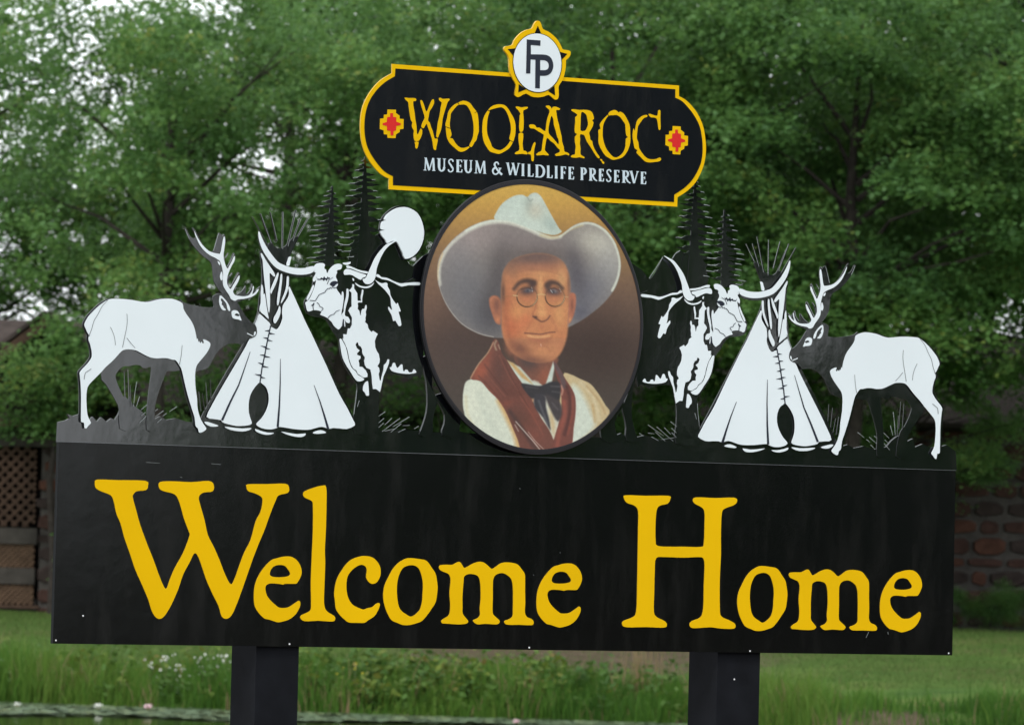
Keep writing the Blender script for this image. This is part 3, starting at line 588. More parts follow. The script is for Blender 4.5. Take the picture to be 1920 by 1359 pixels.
horn_l = C_('140,195 152,200 170,245 200,310 240,380 290,450 345,515 400,545 470,570 550,582 640,580 722,560 724,620 650,648 560,652 480,640 400,615 330,580 270,520 220,450 180,380 155,310 142,250')
cow_bk = G_('420,1170 415,1020 440,830 420,775 370,705 328,620 308,540 303,470 262,412 225,345 188,305 130,296 60,268 42,190 58,155 95,95 108,40 112,-5 105,-30 150,-50 190,-60 250,-52 330,-48 450,-40 520,0 600,10 700,30 780,50 930,40 930,700 900,735 860,745 830,762 800,748 730,728 645,726 622,800 604,900 603,1020 604,1170')
cow_hind = [G_('930,600 945,720 960,800 966,950 950,1050 915,1150 905,1180 1000,1180 1005,1080 1020,1000 1040,920 1000,820 1000,600'), G_('1030,880 1060,960 1095,1030 1092,1100 1075,1180 1200,1185 1200,880')]
face_w = E_('225,440 255,412 300,402 350,405 375,430 362,462 372,490 388,490 395,530 410,545 430,500 455,470 500,430 560,412 610,425 612,455 598,490 555,500 540,520 545,540 530,570 528,605 545,640 552,680 555,715 530,745 550,790 580,830 605,865 612,820 622,803 636,830 638,900 628,980 615,1060 605,1110 612,1150 635,1180 632,1240 610,1295 570,1340 545,1330 500,1290 470,1240 440,1210 410,1182 350,1150 305,1132 325,1090 260,1070 200,1070 150,1087 120,1072 105,1010 95,965 130,935 165,890 205,800 235,710 248,645 232,655 212,668 203,640 215,600 245,545 215,520 213,470')
nose_sliver = E_('205,715 218,730 200,790 165,860 130,925 112,915 130,870 165,800')
neck_w = E_('760,700 785,705 785,760 810,800 830,830 832,900 835,935 885,938 880,900 880,870 890,830 900,775 918,785 912,840 900,900 898,960 850,958 835,970 840,1010 835,1050 860,1080 870,1140 880,1140 890,1080 905,1050 935,1050 945,1000 960,995 965,1040 950,1090 955,1130 945,1180 948,1215 935,1230 975,1270 985,1320') + F_('575,365 600,388 615,370 670,408 650,445 635,490 640,560 660,610 680,640 692,700 690,740 665,780 685,800 690,840 680,870 690,940 705,950 715,900 735,830 740,770 770,740 785,700 803,705 798,750 770,820 735,900 720,970 705,1040 695,1080 670,1060 650,1045 615,1045 605,980 600,900 585,820 540,800 520,770 512,720 522,680 500,650 490,625 490,590 475,555 450,540 440,505 425,510 412,530 425,570 460,600 430,630 430,650 470,665 470,690 445,715 455,745 455,785 490,790 530,830 550,870 550,905 520,912 500,910 470,890 440,870 420,830 385,805 360,760 340,700 330,640 315,580 290,520 268,480 265,455 275,470 270,410 310,415 325,345 350,345 370,300 372,220 350,180 330,140 345,110 368,88') + E_('750,960 750,880 748,820 712,790 740,770 762,735')
cow_w = [E_('680,768 705,775 708,860 690,950 665,1040 655,1110 660,1150 700,1165 725,1210 722,1245 700,1250 670,1235 655,1200 660,1290 650,1300 640,1230 630,1170 612,1140 625,1110 640,1080 640,1030 655,950 672,880 678,820'),
    F_('228,470 245,465 270,503 300,562 318,640 333,710 353,770 378,810 413,840 438,880 475,902 513,930 490,950 450,958 420,945 385,900 350,840 310,780 265,690 245,600 235,530'),
    F_('530,965 555,955 562,1010 568,1110 555,1122 535,1120 520,1085 500,1065 500,1020 515,985'),
    F_('808,795 830,790 845,745 870,745 885,790 905,800 935,765 955,765 962,830 980,840 990,820 1015,825 1030,850 1070,850 1088,815 1118,850 1080,865 1000,870 900,858 830,835'),
    E_('1085,640 1120,665 1180,690 1230,678 1258,695 1258,730 1290,790 1298,850 1340,930 1385,985 1400,965 1415,1000 1445,1085 1415,1090 1430,1150 1455,1275 1415,1290 1370,1215 1340,1225 1320,1150 1290,1090 1270,1055 1275,1020 1300,1050 1325,1065 1310,1000 1300,900 1260,830 1200,760 1130,700'),
    E_('1105,560 1140,570 1170,600 1240,610 1290,630 1350,660 1440,690 1500,685 1570,678 1710,675 1710,715 1560,715 1460,735 1380,700 1300,660 1240,640 1180,630 1130,605 1095,590'),
    E_('680,440 740,450 830,490 900,510 978,525 970,550 900,538 820,512 740,480 685,472'),
    E_('640,530 660,495 700,485 780,510 880,545 955,570 940,600 900,612 880,640 820,610 770,580 720,565 650,570'),
    E_('800,680 830,700 880,725 950,735 1010,720 1065,680 1050,715 1000,750 930,758 860,740 815,710'),
    E_('765,615 785,630 782,655 768,650'), nose_sliver]
tuft = E_('625,400 680,395 735,385 730,410 690,430 640,420')
horn_r = E_('1395,83 1360,90 1310,110 1240,140 1180,200 1120,270 1070,350 1030,440 990,530 960,600 930,625 908,625 915,660 945,695 1000,700 1050,670 1080,620 1095,560 1105,480 1140,380 1180,290 1230,210 1290,150 1350,112')
cow_ink = [E_('440,700 470,665 510,655 550,665 552,690 520,710 500,735 460,722'),
    E_('250,595 268,628 290,622 300,632 320,605 345,618 362,588 376,612 398,618 412,592 428,615 445,598 436,632 410,625 398,660 385,636 372,640 350,655 342,632 300,640 268,640'),
    E_('175,1000 200,985 215,962 222,968 220,990 205,1010')]
cow_lines = [('405,700 430,640 490,603', 7, 5), ('552,745 500,755 478,738 470,762 445,745 440,765 415,760 380,795 378,812 320,835 290,850 265,890 235,938', 9, 8), ('160,930 240,936', 9, 7), ('204,1005 205,1035 212,1070', 8, 8), ('262,960 290,985 300,1015 345,1035 345,1055 320,1078', 7, 7), ('415,1178 450,1140 500,1125 530,1085 582,1066', 9, 6), ('636,1195 632,1240 624,1300', 14, 22)]

moon_bk = Q7('950,512 880,522 810,565 755,630 735,700 738,760 790,830 900,870 960,1008 1045,985 1112,915 1145,820 1150,740 1128,645 1085,572 1020,530')
moon_w = Q7('960,525 900,535 850,560 800,600 780,640 800,645 762,660 750,700 752,728 790,737 745,745 760,790 790,825 806,856 850,835 893,843 920,890 945,940 970,997 1040,975 1100,910 1135,820 1141,740 1120,650 1080,580 1020,540')
hill = [(640, 575), (640, 520), (655, 500), (668, 470), (690, 452), (712, 437), (722, 446), (729, 457), (745, 453), (751, 466), (762, 487), (772, 499), (783, 488), (795, 479), (830, 480), (830, 640), (640, 640)]
def pine(tips_l, tips_r, axis, top, bottom, w0, w1, seed):
    """cut conifer outline from branch-tip positions"""
    rnd = random.Random(seed); ax = lambda y: axis[0] + (axis[1] - axis[0]) * (y - top) / (bottom - top)
    hw = lambda y: w0 + (w1 - w0) * max(0, (y - top) / (bottom - top)) ** 1.1
    def side(tips, sg):
        out = []; T = [t for t in tips if abs(t[0] - ax(t[1])) > hw(t[1]) + 10]
        for i, (x, y) in enumerate(T):
            L = abs(x - ax(y)) - hw(y)
            up = T[i - 1][1] if i else y - 60; dn = T[i + 1][1] if i + 1 < len(T) else y + 60
            y0 = max(y - .20 * L - 7, up + .50 * (y - up)); y1 = min(y + .06 * L + 8, y + .30 * (dn - y))
            f = lambda t, yy: (ax(yy) + sg * hw(yy) + (x - ax(yy) - sg * hw(yy)) * t, yy)
            out += [f(0, y0), f(.30, y0 + (y - y0) * .25), f(.50, y - 9), f(.72, y - 8), f(1, y), f(.78, y + 5), f(.62, min(y1, y + 10)), f(.52, y + 3 + (y1 - y) * .5), f(.34, y1), f(0, y1)]
        return out
    L = side(tips_l, -1); Rr = side(tips_r, 1)
    pts = [(ax(top) - 3, top)] + L + [(ax(bottom) - hw(bottom), bottom), (ax(bottom) + hw(bottom), bottom)] + Rr[::-1] + [(ax(top) + 3, top)]
    return [(560 + a / 6.176, 290 + b / 6.176) for a, b in pts]
def T2(t): return [tuple(float(q) for q in p.split(',')) for p in t.split()]
BIG_L = '730,75 700,122 652,186 630,272 578,338 590,418 545,482 540,596 505,668 520,745 560,810 540,905 490,968 480,1052 500,1125 560,1190'
BIG_R = '815,90 850,150 890,235 905,300 960,350 930,427 985,502 962,572 995,635 1020,762 1004,878 890,940'
SM_L = '368,388 325,430 290,482 268,548 222,602 212,712 245,775 180,826 130,878 125,942 155,1002 155,1070 175,1140 95,1198 140,1250'
SM_R = '412,405 432,455 462,515 482,600 470,660 500,735 540,805 522,888 545,962 532,1042 520,1112 540,1200'
pine_big = pine(T2(BIG_L), T2(BIG_R), (770, 755), 25, 1300, 9, 82, 3)
pine_sm = pine(T2(SM_L), T2(SM_R), (395, 355), 362, 1290, 8, 58, 5)
pine_core = T_('745,880 640,1000 600,1120 590,1300 900,1300 900,1000 800,880')
tree_lights = []
_rn = random.Random(9)
for tips, axx, top_, bot_ in ((BIG_L, (770, 755), 25, 1300), (SM_L, (395, 355), 362, 1290), (BIG_R, (770, 755), 25, 1300), (SM_R, (395, 355), 362, 1290)):
    for (x, y) in T2(tips):
        a = axx[0] + (axx[1] - axx[0]) * (y - top_) / (bot_ - top_)
        if abs(x - a) < 30: continue
        right = x > a
        if right and _rn.random() < .5: continue
        segs = ((0.0, .40),) if not right else ((.1, .4),)
        for s0, s1 in segs:
            L = abs(x - a); y_ = lambda t: y - 1 - 9 * min(1, t * 2.2)
            p = [(x + (a - x) * t, y_(t)) for t in (s0, s0 + (s1 - s0) * .35, s0 + (s1 - s0) * .7, s1)]
            p[1] = (p[1][0], p[1][1] - 3)
            tree_lights.append(([(560 + q[0] / 6.176, 290 + q[1] / 6.176) for q in p], .7, 1.5))

GL = '600,1040>650,1005 600,1090>640,1055 600,1125>638,1090 645,1105>700,1055 625,1155>760,1055 705,1120>830,1045 690,1160>770,1095 745,1160>800,1135 865,1135>900,1115 780,1110>830,1108 415,1025>425,940 427,940>436,845 440,970>455,922'
AL = '650,1110>708,1062 640,1225>700,1165 655,1160>695,1130 780,1120>805,1100 780,1172>858,1115 850,1165>885,1140 910,1125>980,1078 800,1225>840,1190 585,1075>598,950 598,950>614,850 610,1080>640,985'
def seglist(t, f):
    out = []
    for s in t.split():
        a, b = s.split('>'); out.append(f(a) + f(b))
    return out
def figure_set(mir):
    """all figures of one half of the cutout board"""
    mm = (lambda p: mirror(p)) if mir else (lambda p: p)
    S = lambda ps: [mm(p) for p in ps]
    # back layer: hills and pines
    plate('hill_silhouette', [mm(hill)], M_BLACK2, cut, -.0135, .002, M_EDGE, n=2)
    plate('pine_trunk_base', [mm(pine_core)], M_BLACK2, cut, -.0118, .001, M_BLACK2, n=2)
    plate('pine_tree_figure', [mm(pine_big)], M_BLACK2, cut, -.0095, .004, M_EDGE, smooth=False)
    plate('pine_tree_figure', [mm(pine_sm)], M_BLACK2, cut, -.0085, .004, M_EDGE, smooth=False)
    o = ribbons('branch_highlight', [(mm(p), a, b) for p, a, b in tree_lights], M_LITE, cut, -.0078)
    # teepee
    plate('tepee_silhouette', [mm(tent_bk)], M_BLACK2, cut, -.0052, .005, M_EDGE, n=2)
    for t, wd in (('335,80 372,150 420,240', 8), ('378,62 405,140 450,240', 7), ('432,52 448,120 470,215', 7), ('503,50 502,150 500,262', 8), ('575,40 552,140 528,245', 9), ('602,84 582,140 556,215', 8), ('640,90 618,130 585,190', 7), ('395,95 420,160 440,230', 5)):
        p = thick_line(R3(t), wd / 2.954 * .45, wd / 2.954 * 1.0)
        plate('tepee_pole', [mm(p)], M_BLACK2, cut, -.006, .003, M_BLACK2, smooth=False)
    ribbons('pole_highlight', [(mm(R3(t)), .5, .6) for t in ('579,42 556,140 532,243', '606,86 586,140 560,213', '644,92 622,130 589,188', '507,52 505,150 503,258', '436,54 452,120 472,210', '382,62 409,140 440,225')], M_LITE, cut, -.0045)
    plate('tepee_cloth', S([tent_main]), M_WHITE, cut, .0006, .0012, M_WHITE, n=2)
    for q in tent_parts: plate('tepee_flap', [mm(q)], M_WHITE, cut, .0006, .0012, n=2)
    for q in hem: plate('tepee_hem', [mm(q)], M_WHITE, cut, .0006, .0012, n=2)
    for t, a, b in tent_lines: ribbons('fold_line', [(mm(Dz(t)), a / 5.91, b / 5.91)], M_INK, cut, .0015)
    st = []
    for s in stitches.split():
        a, b = s.split('>'); st.append((mm(Dz(a) + Dz(b)), .3, 3.6))
    ribbons('seam_stitches', st, M_INK, cut, .0016)
    # elk
    plate('elk_silhouette', [mm(elk_rim)], M_BLACK2, cut, -.0042, .004, M_EDGE, n=2)
    plate('elk_far_legs', [mm(elk_legs)], M_BLACK2, cut, -.0035, .004, M_EDGE, n=2)
    plate('elk_head_silhouette', [mm(elk_head)], M_BLACK2, cut, .0015, .005, M_EDGE, n=2)
    plate('elk_antler_silhouette', [mm(antler_bk)], M_BLACK2, cut, .0008, .004, M_EDGE, n=2)
    plate('elk_body', [mm(A_(elk_white))], M_WHITE, cut, .0022, .0012, n=2)
    plate('elk_antler', [mm(antler_w)], M_WHITE, cut, .003, .0012, n=2)
    for q in ant_spots: plate('antler_patch', [mm(q)], M_WHITE, cut, .003, .0012, n=2)
    plate('elk_ear', [mm(ear_w)], M_WHITE, cut, .003, .0012, n=2)
    plate('elk_eye', [mm(eye_w), mm(eye_p)], M_WHITE, cut, .003, .0012, n=2)
    plate('elk_nostril', [mm(nose_w)], M_WHITE, cut, .003, .0012, n=2)
    ribbons('elk_mouth', [(mm(B_('700,1160 765,1192')), 1.6, 1.4)], M_WHITE, cut, .0026)
    ribbons('elk_body_lines', [(mm(crom(A_(t), False, 3)), a / 4.854 * .8, b / 4.854 * .8) for t, a, b in elk_lines], M_GREYINK, cut, .003)
    ribbons('antler_highlight', [(mm(B_(t)), .6, .9) for t in ('40,52 62,112 85,160', '398,96 372,180 345,280', '435,130 450,112', '497,316 470,360', '560,315 530,380 492,448', '540,522 515,555', '606,520 565,590 520,668', '680,660 640,715 590,748', '752,636 738,690 700,740', '832,668 812,680 790,705', '838,905 800,1000 772,1055')], M_LITE, cut, .0032)
    # longhorn
    plate('longhorn_silhouette', [mm(cow_bk)], M_BLACK2, cut, -.0028, .005, M_EDGE, n=2)
    for q in cow_hind: plate('longhorn_far_leg', [mm(q)], M_BLACK2, cut, -.0034, .008, M_EDGE, n=2)
    sh = [(x - .5, y + 4.5) for x, y in horn_l]
    plate('horn_silhouette', [mm(sh)], M_BLACK2, cut, .0024, .003, M_EDGE, n=2)
    plate('longhorn_horn', [mm(horn_l)], M_WHITE, cut, .0038, .0012, n=2)
    plate('longhorn_face', [mm(face_w)], M_WHITE, cut, .0006, .0012, n=2)
    plate('longhorn_neck', [mm(neck_w)], M_WHITE, cut, .0006, .0012, n=1)
    for q in cow_w: plate('longhorn_patch', [mm(q)], M_WHITE, cut, .0006, .0012, n=2)
    if not mir: plate('longhorn_patch', [tuft], M_WHITE, cut, .0006, .0012, n=2)
    plate('longhorn_eye', [mm(cow_ink[0])], M_INK, cut, .0014, .0006, n=2)
    plate('longhorn_brow', [mm(cow_ink[1])], M_INK, cut, .0014, .0006, smooth=False)
    plate('longhorn_nostril', [mm(cow_ink[2])], M_INK, cut, .0014, .0006, n=2)
    ribbons('longhorn_face_lines', [(mm(E_(t)), a / 7.55, b / 7.55) for t, a, b in cow_lines], M_INK, cut, .0016)
    ribbons('grass_blade_lines', [(mm(p), .5, .9) for p in seglist(GL, G_) + seglist(AL, A_)], M_LITE, cut, -.002)
    ribbons('grass_blades', [(mm(p), .8, 1.8) for p in seglist('500,760>508,1000 535,740>545,1010 555,880>560,1080 1245,860>1262,1100 1285,830>1290,1060 1210,960>1235,1120 1180,940>1200,1120', A_)], M_BLACK2, cut, -.005, .002)
    # near horn over the moon or hill
    plate('longhorn_horn', [mm(horn_r)], M_WHITE, cut, .0030, .0012, n=2)
figure_set(False); figure_set(True)
plate('moon_rim', [moon_bk], M_BLACK2, cut, -.0065, .006, M_EDGE, n=2)
plate('moon', [moon_w], M_WHITE, cut, -.0005, .0055, n=2)
ribbons('hill_highlight', [([(774, 499), (784, 489), (792, 481)], .8, 1.2), ([(1217, 522), (1230, 503), (1243, 482)], .9, 1.0), ([(1260, 486), (1266, 476), (1275, 470)], .9, 1.2)], M_LITE, cut, .0016)
# grey line painting in the light caught where the cutout board meets the lower board
ribbons('seam_highlight', [([(108, 827.6), (520, 841), (960, 855.5), (1400, 869.5), (1793, 881.6)], .9, .5)], M_GREYINK, cut, .0032)

# ---------------------------------------------------------------- crest board
K_ = lambda t: Zm(670, 110, 4.853, t)
N_ = lambda t: Zm(990, 130, 5.032, t)
def arcs(pts): return crom(pts, False, 4)
crest_out = arcs(K_('288,1092 240,1070 180,1020 110,930 60,830 35,720 28,590 45,460 90,350 160,250 230,185 315,135')) + K_('315,50 1400,132') + N_('310,75 1425,155') + arcs(N_('1425,255 1480,285 1540,340 1600,420 1650,530 1672,640 1680,760 1665,880 1630,980 1580,1070 1500,1150 1412,1208')) + N_('1408,1297') + K_('288,1190')
crest_in = arcs(K_('325,1070 270,1043 220,1000 150,910 95,810 70,700 66,590 80,480 115,380 180,285 255,215 343,162')) + K_('348,92 1400,167') + N_('310,110 1390,190') + arcs(N_('1390,270 1450,300 1505,355 1570,440 1620,540 1642,650 1648,760 1635,870 1600,960 1545,1050 1475,1120 1380,1183')) + N_('1378,1253') + K_('325,1152')
WC = .012
crest = plate('crest_board', [crest_out], M_YEL, sign, WC, .005, M_YEDGE, smooth=False)
plate('crest_face', [crest_in], M_CREST, crest, WC + .001, .0012, smooth=False)
YD = '275,465 352,467 352,497 385,520 385,548 422,552 420,640 388,645 385,670 352,690 348,725 275,723 273,692 242,690 240,655 205,642 207,548 240,545 242,512 272,510'
RD = '300,497 325,497 325,530 355,535 355,575 395,590 395,605 355,615 352,655 330,660 328,700 303,700 303,660 272,655 270,615 232,605 232,588 270,578 272,535 300,530'
def dia(t, right):
    p = K_(t)
    if right:
        p = [(1268.9 + (x - 734.6) * .945, 263.4 + (y - 232.6) * .99 + (x - 734.6) * .03) for x, y in p]
    return p
for rt in (False, True):
    plate('diamond_emblem', [dia(YD, rt)], M_YEL, crest, WC + .0018, .0008, smooth=False)
    plate('diamond_centre', [dia(RD, rt)], M_RED, crest, WC + .0026, .0008, smooth=False)
L_ = lambda t: Zm(750, 170, 10.456, t)
M_ = lambda t: Zm(890, 180, 10.065, t)
Q_ = lambda t: Zm(1060, 190, 9.6, t)
WOO = [
    [[L_('90,140 180,150 290,150 322,185 295,212 262,212 262,300 285,420 300,560 325,700 330,830 355,860 385,790 410,745 438,790 425,880 370,985 285,985 265,850 275,790 245,740 232,680 245,630 215,580 190,450 170,300 160,230 120,195')], [L_('292,1010 362,1008 355,1080 335,1138 305,1125 298,1060')],
     [L_('400,200 425,190 450,230 480,310 515,420 560,340 600,240 635,180 665,180 665,260 620,350 580,410 565,500 550,590 585,630 610,720 640,790 660,870 680,940 735,945 738,1000 715,1100 705,1165 665,1155 645,1060 630,960 595,850 575,790 545,720 520,650 470,735 430,730 420,690 450,610 485,540 465,450 430,340 405,250')],
     [L_('770,150 800,145 830,165 880,165 960,160 975,185 935,230 905,320 870,430 835,560 825,660 800,790 765,870 745,925 712,900 722,800 735,700 745,620 780,480 800,330 820,240 790,215 765,180')]],
    [[L_('1140,240 1240,200 1350,230 1400,280 1440,340 1500,410 1525,480 1540,600 1545,800 1520,880 1500,970 1460,1020 1410,1105 1370,1110 1300,1170 1220,1200 1150,1190 1080,1130 990,1050 930,950 910,850 900,740 893,650 920,560 940,450 970,380 1050,290'), L_('1150,285 1250,275 1310,300 1360,370 1400,460 1425,560 1445,700 1440,850 1420,950 1370,1050 1350,1095 1280,1120 1210,1125 1140,1090 1080,1020 1030,940 980,935 1010,880 1005,820 985,740 975,640 990,540 1000,450 1050,380 1110,310')]],
    [[M_('280,240 340,190 450,160 560,175 630,240 690,340 740,430 770,540 770,700 750,800 715,890 660,980 580,1040 470,1095 380,1080 290,1050 230,970 180,880 150,750 145,620 155,480 190,370 240,290'), M_('290,265 380,240 500,215 570,260 620,340 660,460 685,580 680,700 655,800 670,850 630,920 570,980 490,1025 400,1010 330,960 310,900 270,810 240,720 230,600 240,470 255,380 280,310')]],
    [[M_('780,205 830,205 880,220 950,210 1005,212 990,245 930,270 915,310 925,420 925,560 915,650 890,680 850,670 840,560 850,420 850,370 865,340 820,270 785,235')], [M_('835,710 915,710 910,860 905,900 920,1030 950,1035 1000,1075 985,1105 900,1095 830,1100 765,1100 765,1075 800,1050 840,1030 845,950 830,850')], [M_('1015,1065 1060,1045 1075,1000 1110,900 1140,875 1148,910 1130,990 1118,1080 1120,1170 1108,1235 1075,1225 1070,1170 1060,1110 1015,1100')]],
    [[M_('1350,190 1400,185 1440,215 1450,250 1480,210 1540,208 1600,235 1615,250 1590,270 1540,270 1545,330 1560,430 1590,540 1610,640 1640,760 1650,860 1680,960 1695,1050 1750,1070 1785,1100 1770,1125 1720,1105 1640,1125 1540,1135 1520,1105 1570,1080 1610,1050 1600,1010 1570,990 1500,900 1430,850 1365,790 1340,900 1325,1000 1335,1040 1395,1105 1385,1125 1290,1115 1180,1125 1165,1100 1220,1060 1265,1030 1275,940 1290,840 1305,760 1300,730 1200,670 1120,620 1060,615 1030,580 1040,545 1090,540 1140,555 1170,600 1220,600 1280,640 1335,665 1350,560 1370,440 1400,350 1415,280 1380,240 1350,215'), M_('1450,375 1485,440 1495,540 1530,660 1560,780 1585,830 1585,920 1530,860 1460,780 1400,710 1395,600 1420,480')]],
    [[Q_('110,155 150,145 250,160 330,155 420,165 480,200 505,260 515,320 480,345 505,375 500,430 480,480 440,545 430,580 445,640 450,690 485,720 495,780 530,870 580,950 620,1010 595,1030 550,980 500,900 450,820 390,730 360,660 335,610 265,600 268,690 262,760 275,850 275,960 345,1005 335,1028 260,1010 180,1020 110,1010 105,985 140,965 175,955 180,880 190,820 175,740 175,640 215,595 175,570 170,480 180,380 180,290 220,250 160,200 120,180'), Q_('285,210 330,205 380,250 395,310 410,400 400,460 370,520 340,535 275,530 275,400')], [Q_('625,1045 655,1045 670,1075 645,1077')], [Q_('660,1080 685,1085 702,1115 685,1130 660,1105')]],
    [[Q_('775,235 800,190 880,160 930,175 960,205 990,190 1050,225 1100,300 1140,380 1165,470 1170,620 1170,740 1140,850 1100,930 1030,1010 930,1045 850,1055 790,1025 720,980 660,890 610,790 597,720 600,620 597,520 635,500 620,430 650,370 700,310 760,250'), Q_('780,262 850,255 920,250 990,290 1040,360 1080,420 1085,520 1100,620 1130,650 1090,680 1085,800 1060,890 1010,960 930,1012 860,1000 800,940 740,860 700,760 675,650 672,560 680,440 720,340')]],
    [[Q_('1500,235 1530,230 1600,255 1660,260 1670,180 1690,160 1712,175 1710,300 1715,420 1712,510 1680,510 1665,400 1645,320 1600,295 1550,295 1510,265')], [Q_('1480,260 1470,285 1420,300 1370,360 1310,450 1300,520 1290,600 1290,680 1315,740 1325,830 1360,900 1420,980 1480,1030 1550,1048 1640,1040 1700,1015 1725,1040 1700,1080 1610,1095 1510,1103 1430,1080 1360,1010 1290,940 1285,910 1300,885 1250,850 1230,760 1212,650 1215,560 1230,490 1250,540 1270,440 1290,360 1340,300 1400,260 1460,248')]],
]
for lt in WOO:
    # each letter is one part, drawn with all its broken pieces
    plate('letter', [pl for piece in lt for pl in piece], M_YEL, crest, WC + .0022, .0012, M_YEDGE, n=2)
ribbons('letter_crack', [(L_('1130,225 1165,290'), .9, .9), (L_('890,708 1000,748'), 1.0, 1.0), (L_('1530,400 1460,442'), 1.0, .4), (L_('1345,1080 1390,1125'), 1.0, 1.0), (M_('250,268 300,298'), 1.3, 1.3), (M_('640,828 725,868'), 1.0, 1.0), (Q_('765,230 785,272'), 1, 1)], M_CREST, crest, WC + .0028)

# MUSEUM & WILDLIFE PRESERVE: serif capitals from strokes, x 0..1 across, y 0..1 down
TK, TN, SF = .2, .09, .055     # thick and thin stroke, serif thickness as part of the height
def glyph(ch):
    """strokes (points, width0, width1) in letter units; widths relative to letter height"""
    s = []
    st = lambda x0, y0, x1, y1, w: s.append(([(x0, y0), (x1, y1)], w, w))
    sf = lambda x, y, h=.16: s.append(([(x - h, y), (x + h, y)], SF, SF))
    def arc(cx, cy, rx, ry, a0, a1, w0, wm, n=12):
        for k in range(n):
            t0, t1 = k / n, (k + 1) / n; f = lambda t: w0 + (wm - w0) * math.sin(math.pi * t)
            A = lambda t: R(a0 + (a1 - a0) * t)
            s.append(([(cx + rx * math.cos(A(t0)), cy + ry * math.sin(A(t0))), (cx + rx * math.cos(A(t1)), cy + ry * math.sin(A(t1)))], f(t0), f(t1)))
    if ch == 'M':
        st(.16, 1, .2, .02, TN); st(.2, 0, .5, .97, TK * .85); st(.5, .97, .8, 0, TN); st(.82, 0, .88, 1, TK * .85); sf(.15, .975, .13); sf(.87, .975, .13); sf(.16, .02, .06)
    elif ch == 'U':
        st(.24, 0, .24, .68, TK); arc(.5, .66, .265, .3, 180, 0, TK, TN * 1.6); st(.78, 0, .77, .66, TN * 1.2); sf(.22, .025, .2); sf(.79, .025, .16)
    elif ch == 'S':
        s.append((crom([(.85, .2), (.78, .06), (.5, .03), (.24, .12), (.22, .28), (.4, .43), (.65, .55), (.82, .68), (.8, .86), (.52, .97), (.22, .93), (.12, .78)], False, 3), TN * 1.2, TN * 1.2))
        s.append(([(.26, .3), (.5, .47), (.78, .68)], TK * .7, TK * .7))
    elif ch in 'EFL':
        st(.28, 0, .28, 1, TK); sf(.26, .975, .22); sf(.26, .025, .2)
        if ch != 'L': st(.28, .035, .88, .035, TN * .8); st(.88, 0, .9, .2, TN * .8); st(.28, .48, .72, .48, TN * .8); st(.74, .38, .74, .6, TN * .7)
        if ch != 'F': st(.28, .965, .9, .965, TN * .8); st(.95, .76, .88, 1, TN * .9)
    elif ch == 'I': st(.5, 0, .5, 1, TK); sf(.5, .025, .42); sf(.5, .975, .42)
    elif ch == 'D':
        st(.2, 0, .2, 1, TK); sf(.16, .025, .14); sf(.16, .975, .14); st(.2, .035, .45, .035, TN); st(.2, .965, .45, .965, TN); arc(.45, .5, .45, .465, -90, 90, TN, TK * 1.05)
    elif ch in 'PR':
        st(.25, 0, .25, 1, TK); sf(.2, .025, .18); sf(.24, .975, .22); st(.25, .035, .5, .035, TN); st(.25, .52, .48, .52, TN); arc(.48, .28, .36 if ch == 'P' else .27, .245, -90, 90, TN, TK * .95)
        if ch == 'R': s.append(([(.42, .52), (.72, .88), (1.02, 1.0)], TK * .85, TK * .5))
    elif ch == 'V': st(.17, 0, .5, .98, TK); st(.52, .98, .86, 0, TN); sf(.15, .025, .17); sf(.86, .025, .14)
    elif ch == 'W': st(.1, 0, .3, .98, TK * .9); st(.3, .98, .53, .1, TN); st(.48, 0, .69, .98, TK * .9); st(.7, .98, .9, 0, TN); sf(.1, .025, .11); sf(.48, .025, .1); sf(.91, .025, .1)
    elif ch == '&':
        s.append((crom([(.66, .2), (.56, .04), (.38, .05), (.28, .2), (.36, .4), (.62, .7), (.98, .99)], False, 3), TN * 1.2, TK * .9))
        s.append((crom([(.4, .42), (.16, .58), (.12, .8), (.28, .97), (.52, .92), (.72, .72), (.8, .48)], False, 3), TK * .8, TN * 1.1)); st(.64, .48, .92, .48, TN * .8)
    return s
ROW = [('M', 118, 318, 55, 265), ('U', 340, 500, 65, 278), ('S', 518, 622, 75, 290), ('E', 655, 760, 85, 292), ('U', 775, 935, 92, 303), ('M', 950, 1150, 103, 312), ('&', 1238, 1412, 122, 330), ('W', 1475, 1705, 138, 342), ('I', 1722, 1780, 152, 352), ('L', 1822, 1925, 160, 362),
       ('D', 1948, 2112, 170, 376), ('L', 2137, 2237, 180, 386), ('I', 2267, 2322, 187, 393), ('F', 2362, 2460, 195, 400), ('E', 2490, 2588, 203, 408), ('P', 2690, 2795, 215, 420), ('R', 2827, 2960, 225, 430), ('E', 2990, 3075, 235, 440), ('S', 3108, 3202, 245, 447), ('E', 3237, 3330, 255, 457), ('R', 3367, 3505, 263, 465), ('V', 3492, 3650, 272, 472), ('E', 3674, 3768, 283, 485)]
for ch, x0, x1, y0, y1 in ROW:
    X0, X1, Y0, Y1 = 780 + x0 / 8.727, 780 + x1 / 8.727, 290 + y0 / 8.727, 290 + y1 / 8.727
    hgt = Y1 - Y0; shl = .048 * (X1 - X0)
    Y0 -= shl * .0; polys = []
    g = glyph(ch); st = [([(X0 + (X1 - X0) * a, Y0 + hgt * b + .048 * (X1 - X0) * (a - .5)) for a, b in pts], w0 * hgt * .9, w1 * hgt * .9) for pts, w0, w1 in g]
    ribbons('letter', st, M_WLET, crest, WC + .0022)

